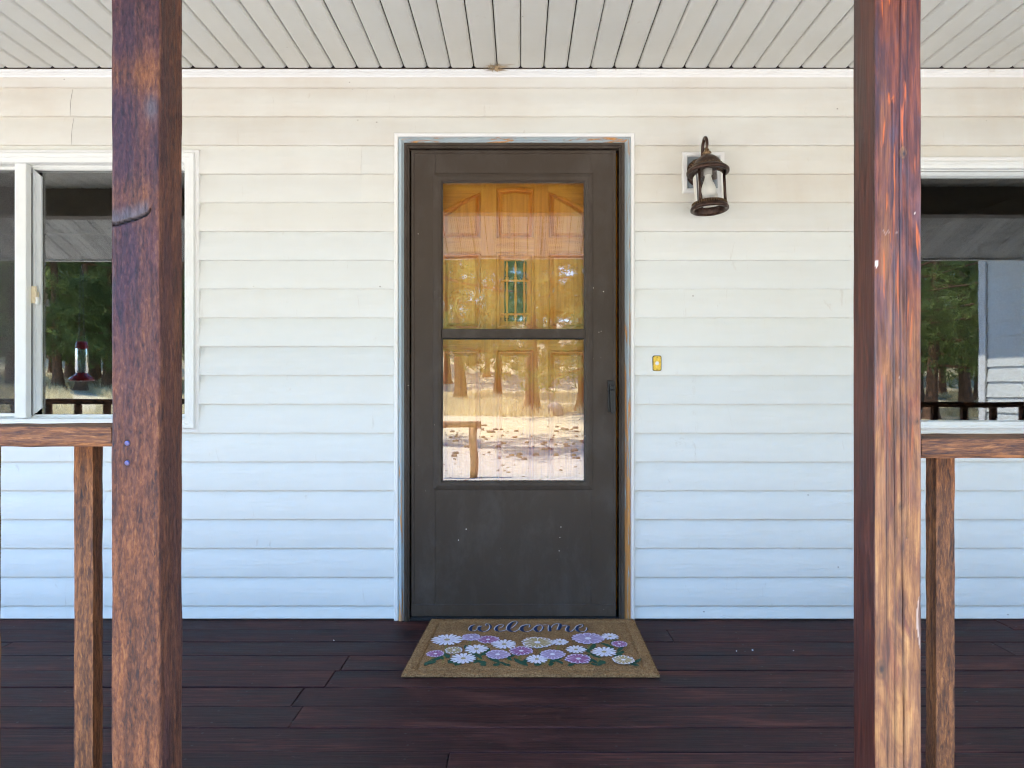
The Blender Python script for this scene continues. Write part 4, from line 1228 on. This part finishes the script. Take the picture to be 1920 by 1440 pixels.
wing.part('pane', box(WGX - 0.024, WGX - 0.0205, -2.09, -1.26, 1.01, 1.94), 'grille_glass', under=ww)
wing.part('wing_roof', sloped(WGX - 0.62, 8.0, WGY - 0.35, 2.40, -2.42, 2.40, 0.08), 'roof_shingle')
wing.part('wing_eave', box(WGX - 0.60, WGX, WGY - 0.3, -2.44, 2.36, 2.385), 'soffit_vinyl')  # overhang widened so that it shades the upper wing wall

# ------------------------------------------------------------------ yard (mirrored in the glass)
def virt(px, zv): return (px - CX) * zv / F, -(zv + CAMY)
def tuft(rng, c, out, size, n=18):
    V, Fc = [], []
    for i in range(n):
        d = Vector((rng.gauss(0, 1), rng.gauss(0, 1), rng.gauss(0, 1))).normalized() + out * 0.7
        d.normalize()
        s = d.cross(Vector((rng.gauss(0, 1), rng.gauss(0, 1), rng.gauss(0, 1)))).normalized() * size * 0.034
        l = size * rng.uniform(0.7, 1.15)
        k = len(V)
        V += [tuple(c - s), tuple(c + s), tuple(c + d * l)]
        Fc.append([k, k + 1, k + 2])
    return V, Fc
def pine_mesh(seed, H, r0, low, spread, ntuft):
    rng = random.Random(seed)
    pts, rad = [], []
    for i in range(16):
        t = i / 15
        pts.append((0.25 * math.sin(t * 2 + seed), 0.2 * math.sin(t * 3 + seed * 2), t * H))
        rad.append(r0 * (1 - t * 0.93) + r0 * 0.9 * math.exp(-t * H / 0.35))
    pts.insert(1, (pts[0][0] * 0.98, pts[0][1], 0.25)); rad.insert(1, r0 * 1.42)
    pts.insert(2, (pts[0][0] * 0.97, pts[0][1], 0.7)); rad.insert(2, r0 * 1.12)
    trunk = tube(pts, rad, 12)
    limbs, fol = [], []
    nb = 46
    for i in range(nb):
        z = low + (H - low) * (i + rng.random()) / nb
        t = (z - low) / (H - low)
        L = spread * (1 - t) ** 0.75 * rng.uniform(0.65, 1.15) + 0.25
        a = rng.uniform(0, 6.283)
        d = Vector((math.cos(a), math.sin(a), 0))
        droop = rng.uniform(-0.35, 0.02) if t < 0.5 else rng.uniform(-0.05, 0.3)
        bp = [Vector((0.25 * math.sin(z / H * 2 + seed), 0.2 * math.sin(z / H * 3 + seed * 2), z)) + d * L * q + Vector((0, 0, droop * L * q * (1 - 0.35 * q))) for q in (0, 0.35, 0.7, 1.0)]
        limbs.append(tube(bp, [0.05, 0.035, 0.02, 0.008], 5))
        m = max(4, int(ntuft / nb * (L / spread + 0.35)))
        for q in range(m):
            s = rng.uniform(0.25, 1.05)
            c = bp[0].lerp(bp[3], s) + Vector((0, 0, droop * L * 0.1)) + Vector((rng.gauss(0, 1), rng.gauss(0, 1), rng.gauss(0, 0.6))) * L * 0.13
            fol.append(tuft(rng, c, (d + Vector((0, 0, 0.35))), rng.uniform(0.26, 0.46)))
    return trunk, join(*limbs), join(*fol)
pine_kinds = [pine_mesh(3, 17, 0.24, 2.6, 3.6, 1700), pine_mesh(11, 14, 0.19, 1.8, 3.2, 1600), pine_mesh(23, 20, 0.28, 3.4, 3.9, 1800)]
pine_me = []
for tr, lb, fo in pine_kinds:
    ms = []
    for nm, vf, mt in (('trunk', tr, 'bark'), ('limbs', lb, 'bark'), ('crown', fo, 'pine_needles')):
        me = bpy.data.meshes.new(nm); me.from_pydata(vf[0], [], vf[1]); me.materials.append(M[mt]); ms.append(me)
    pine_me.append(ms)
def pine(x, y, kind, s, rz, label, group):
    e = bpy.data.objects.new('pine_tree', None); scene.collection.objects.link(e)
    e.location = (x, y, ground_z(x, y) - 0.03); e.scale = (s, s, s); e.rotation_euler = (0, 0, rz)
    tag(e, label, 'tree', group)
    for nm, me in zip(('trunk', 'limbs', 'crown'), pine_me[kind]):
        o = bpy.data.objects.new(nm, me); scene.collection.objects.link(o); o.parent = e
x, y = virt(1010, 29); pine(x, y, 2, 1.0, 0.4, 'tall pine tree beside the boulder', None)
NEAR = [(virt(861, 43), 0, 1.2, 1.0), (virt(927, 47), 1, 1.2, 2.0), (virt(1078, 31), 1, 0.95, 3.1), (virt(785, 17.5), 0, 0.95, 4.4), (virt(1135, 19), 1, 1.0, 0.2),
        (virt(105, 36), 0, 1.0, 0.9), (virt(122, 44), 2, 1.0, 2.9), (virt(172, 40), 0, 0.9, 1.7), (virt(188, 45), 1, 1.1, 0.3), (virt(60, 39), 0, 1.1, 4.0), (virt(230, 38), 1, 1.0, 5.1),
        (virt(10, 36), 1, 1.1, 2.2), (virt(330, 38), 0, 1.0, 3.3), (virt(1760, 26), 1, 1.1, 1.1), (virt(1810, 30), 0, 1.0, 2.3), (virt(1735, 32), 1, 1.2, 0.6), (virt(1860, 24), 0, 1.0, 3.9),
        (virt(560, 62), 2, 1.0, 1.2), (virt(650, 60), 0, 1.0, 2.7), (virt(1300, 33), 2, 1.0, 4.9), (virt(1480, 32), 0, 1.1, 0.8)]
for (x, y), k, s, rz in NEAR:
    pine(x, y, k, s, rz, 'pine tree standing across the clearing in front of the house', 'pines across the clearing')
rt = random.Random(5)
for row, (zv, n) in enumerate(((40, 14), (47, 18), (56, 20), (66, 24), (76, 26), (88, 28))):
    for i in range(n):
        px = -150 + 2250 * (i + rt.uniform(0.1, 0.9)) / n
        if row < 3 and 560 < px < 1230: continue
        x, y = virt(px, zv + rt.uniform(-4, 4))
        pine(x, y, rt.randrange(3), rt.uniform(0.85, 1.2), rt.uniform(0, 6), 'pine tree of the wood behind the clearing', 'pines of the wood behind')

# boulder
def boulder(c, r, seed):
    bm = bmesh.new(); bmesh.ops.create_icosphere(bm, subdivisions=3, radius=1)
    for v in bm.verts:
        d = 1 + 0.28 * mnoise.noise(v.co * 1.3 + Vector((seed, 0, 0))) + 0.10 * mnoise.noise(v.co * 4 + Vector((0, seed, 0)))
        v.co = Vector((c[0] + v.co.x * d * r[0], c[1] + v.co.y * d * r[1], c[2] + v.co.z * d * r[2]))
    return bm_vf(bm)
x, y = virt(1042, 28)
tag(link('boulder', *boulder((x, y, ground_z(x, y) + 0.18), (0.30, 0.26, 0.34), 3), 'boulder_stone'), 'rounded brown boulder beside the tall pine trunk', 'boulder')

# hitching rail: log post and rail
hx, hy = virt(888, 11.4); hz = ground_z(hx, hy)
hr = Thing('log_fence', 'low log rail fence end on the gravel drive', 'fence', (hx, hy, hz))
hr.part('post', tube([(hx, hy, hz - 0.1), (hx + .01, hy, hz + 0.3), (hx - .012, hy, hz + 0.55), (hx + .005, hy, hz + 0.80)], [0.068, 0.064, 0.060, 0.066], 14), 'log_wood', True)
hr.part('post', tube([(hx - 2.3, hy, hz - 0.1), (hx - 2.3, hy, hz + 0.80)], [0.068, 0.062], 14), 'log_wood', True)
hr.part('rail', tube([(hx - 2.5, hy, hz + 0.85), (hx - 1.2, hy, hz + 0.862), (hx + 0.13, hy, hz + 0.85)], [0.055, 0.058, 0.052], 14), 'log_wood', True)

# stones scattered on the drive
sv = []
for i in range(260):
    zv = 10 + 13 * rt.random() ** 0.7; px = rt.uniform(700, 1250)
    x, y = virt(px, zv); r = rt.uniform(0.008, 0.035) * (1.0 if zv < 14 else 2.2)
    sv.append(boulder((x, y, ground_z(x, y) + r * 0.3), (r * rt.uniform(.8, 1.5), r, r * 0.6), i) if i < 60 else sphere((x, y, ground_z(x, y) + r * 0.25), r, 3, (rt.uniform(.8, 1.6), 1, 0.6)))
tag(link('scattered_stones', *join(*sv), 'stone_brown'), 'scattered brown stones on the gravel drive', 'stones', kind='stuff')

# curved garden edging
for k_, (cpx, zv, R, a0, a1) in enumerate(((1085, 9.5, 1.0, 35, 150), (905, 9.3, 0.5, 40, 130))):
    cx_, cy_ = virt(cpx, zv)
    pts = [(cx_ + R * math.cos(math.radians(a0 + (a1 - a0) * i / 16)), cy_ - 0.6 * R * math.sin(math.radians(a0 + (a1 - a0) * i / 16)), -0.42 + 0.05) for i in range(17)]
    tag(link('garden_edging', *tube(pts, 0.05, 8), 'edging_grey'), ('long' if k_ == 0 else 'short') + ' grey curved garden edging on the gravel', 'edging')

# grass
def blades(n, gen, h0, h1, w):
    V, Fc = [], []
    for i in range(n):
        x, y = gen(); z = ground_z(x, y); h = rt.uniform(h0, h1); a = rt.uniform(0, 6.28)
        dx, dy = math.cos(a) * w, math.sin(a) * w; lx, ly = rt.gauss(0, 0.25) * h, rt.gauss(0, 0.25) * h
        k = len(V)
        V += [(x - dx, y - dy, z - 0.01), (x + dx, y + dy, z - 0.01), (x + lx, y + ly, z + h)]
        Fc.append([k, k + 1, k + 2])
    return V, Fc
def far_gen():
    while True:
        px = rt.uniform(-60, 2000); zv = rt.uniform(21 if px < 420 else 27, 52)
        if mnoise.noise((px * 0.01, zv * 0.12, 0)) > -0.25: return virt(px, zv)
tag(link('dry_grass', *blades(90000, far_gen, 0.15, 0.5, 0.018), 'dry_grass_blades'), 'dry yellow grass in the clearing', 'grass', kind='stuff')
def near_gen():
    while True:
        zv = rt.uniform(9.0, 10.2); px = rt.uniform(700, 1250)
        if mnoise.noise((px * 0.013, zv * 0.7, 5)) > 0.0: return virt(px, zv)
tag(link('green_grass', *blades(6000, near_gen, 0.03, 0.12, 0.004), 'green_grass_blades'), 'short green grass tufts near the garden edging', 'grass', kind='stuff')

# hummingbird feeder hanging from the eave
fx, fy = (142 - CX) * 5.3 / F, -(5.3 + CAMY)
def fz_(py): return CAMZ - (py - CY) * 5.3 / F
fd = Thing('hummingbird_feeder', 'red and clear hummingbird feeder hanging from the eave', 'bird feeder', (fx, fy, fz_(716)))
fd.part('hanger', join(*[tube([(fx + d, fy, fz_(640)), (fx + d * 0.3, fy, EZ)], 0.002, 5) for d in (-0.02, 0.02)]), 'black_metal')
fd.part('cap', lathe([(0.001, fz_(638)), (0.036, fz_(639)), (0.045, fz_(650)), (0.041, fz_(653))], (fx, fy, 0), 20), 'red_plastic', True)
fd.part('bottle', lathe([(0.042, fz_(652)), (0.044, fz_(660)), (0.044, fz_(695)), (0.038, fz_(700))], (fx, fy, 0), 20), 'feeder_glass', True)
fd.part('feeding_dish', lathe([(0.038, fz_(699)), (0.05, fz_(703)), (0.088, fz_(710)), (0.083, fz_(714)), (0.001, fz_(715))], (fx, fy, 0), 24), 'red_plastic', True)
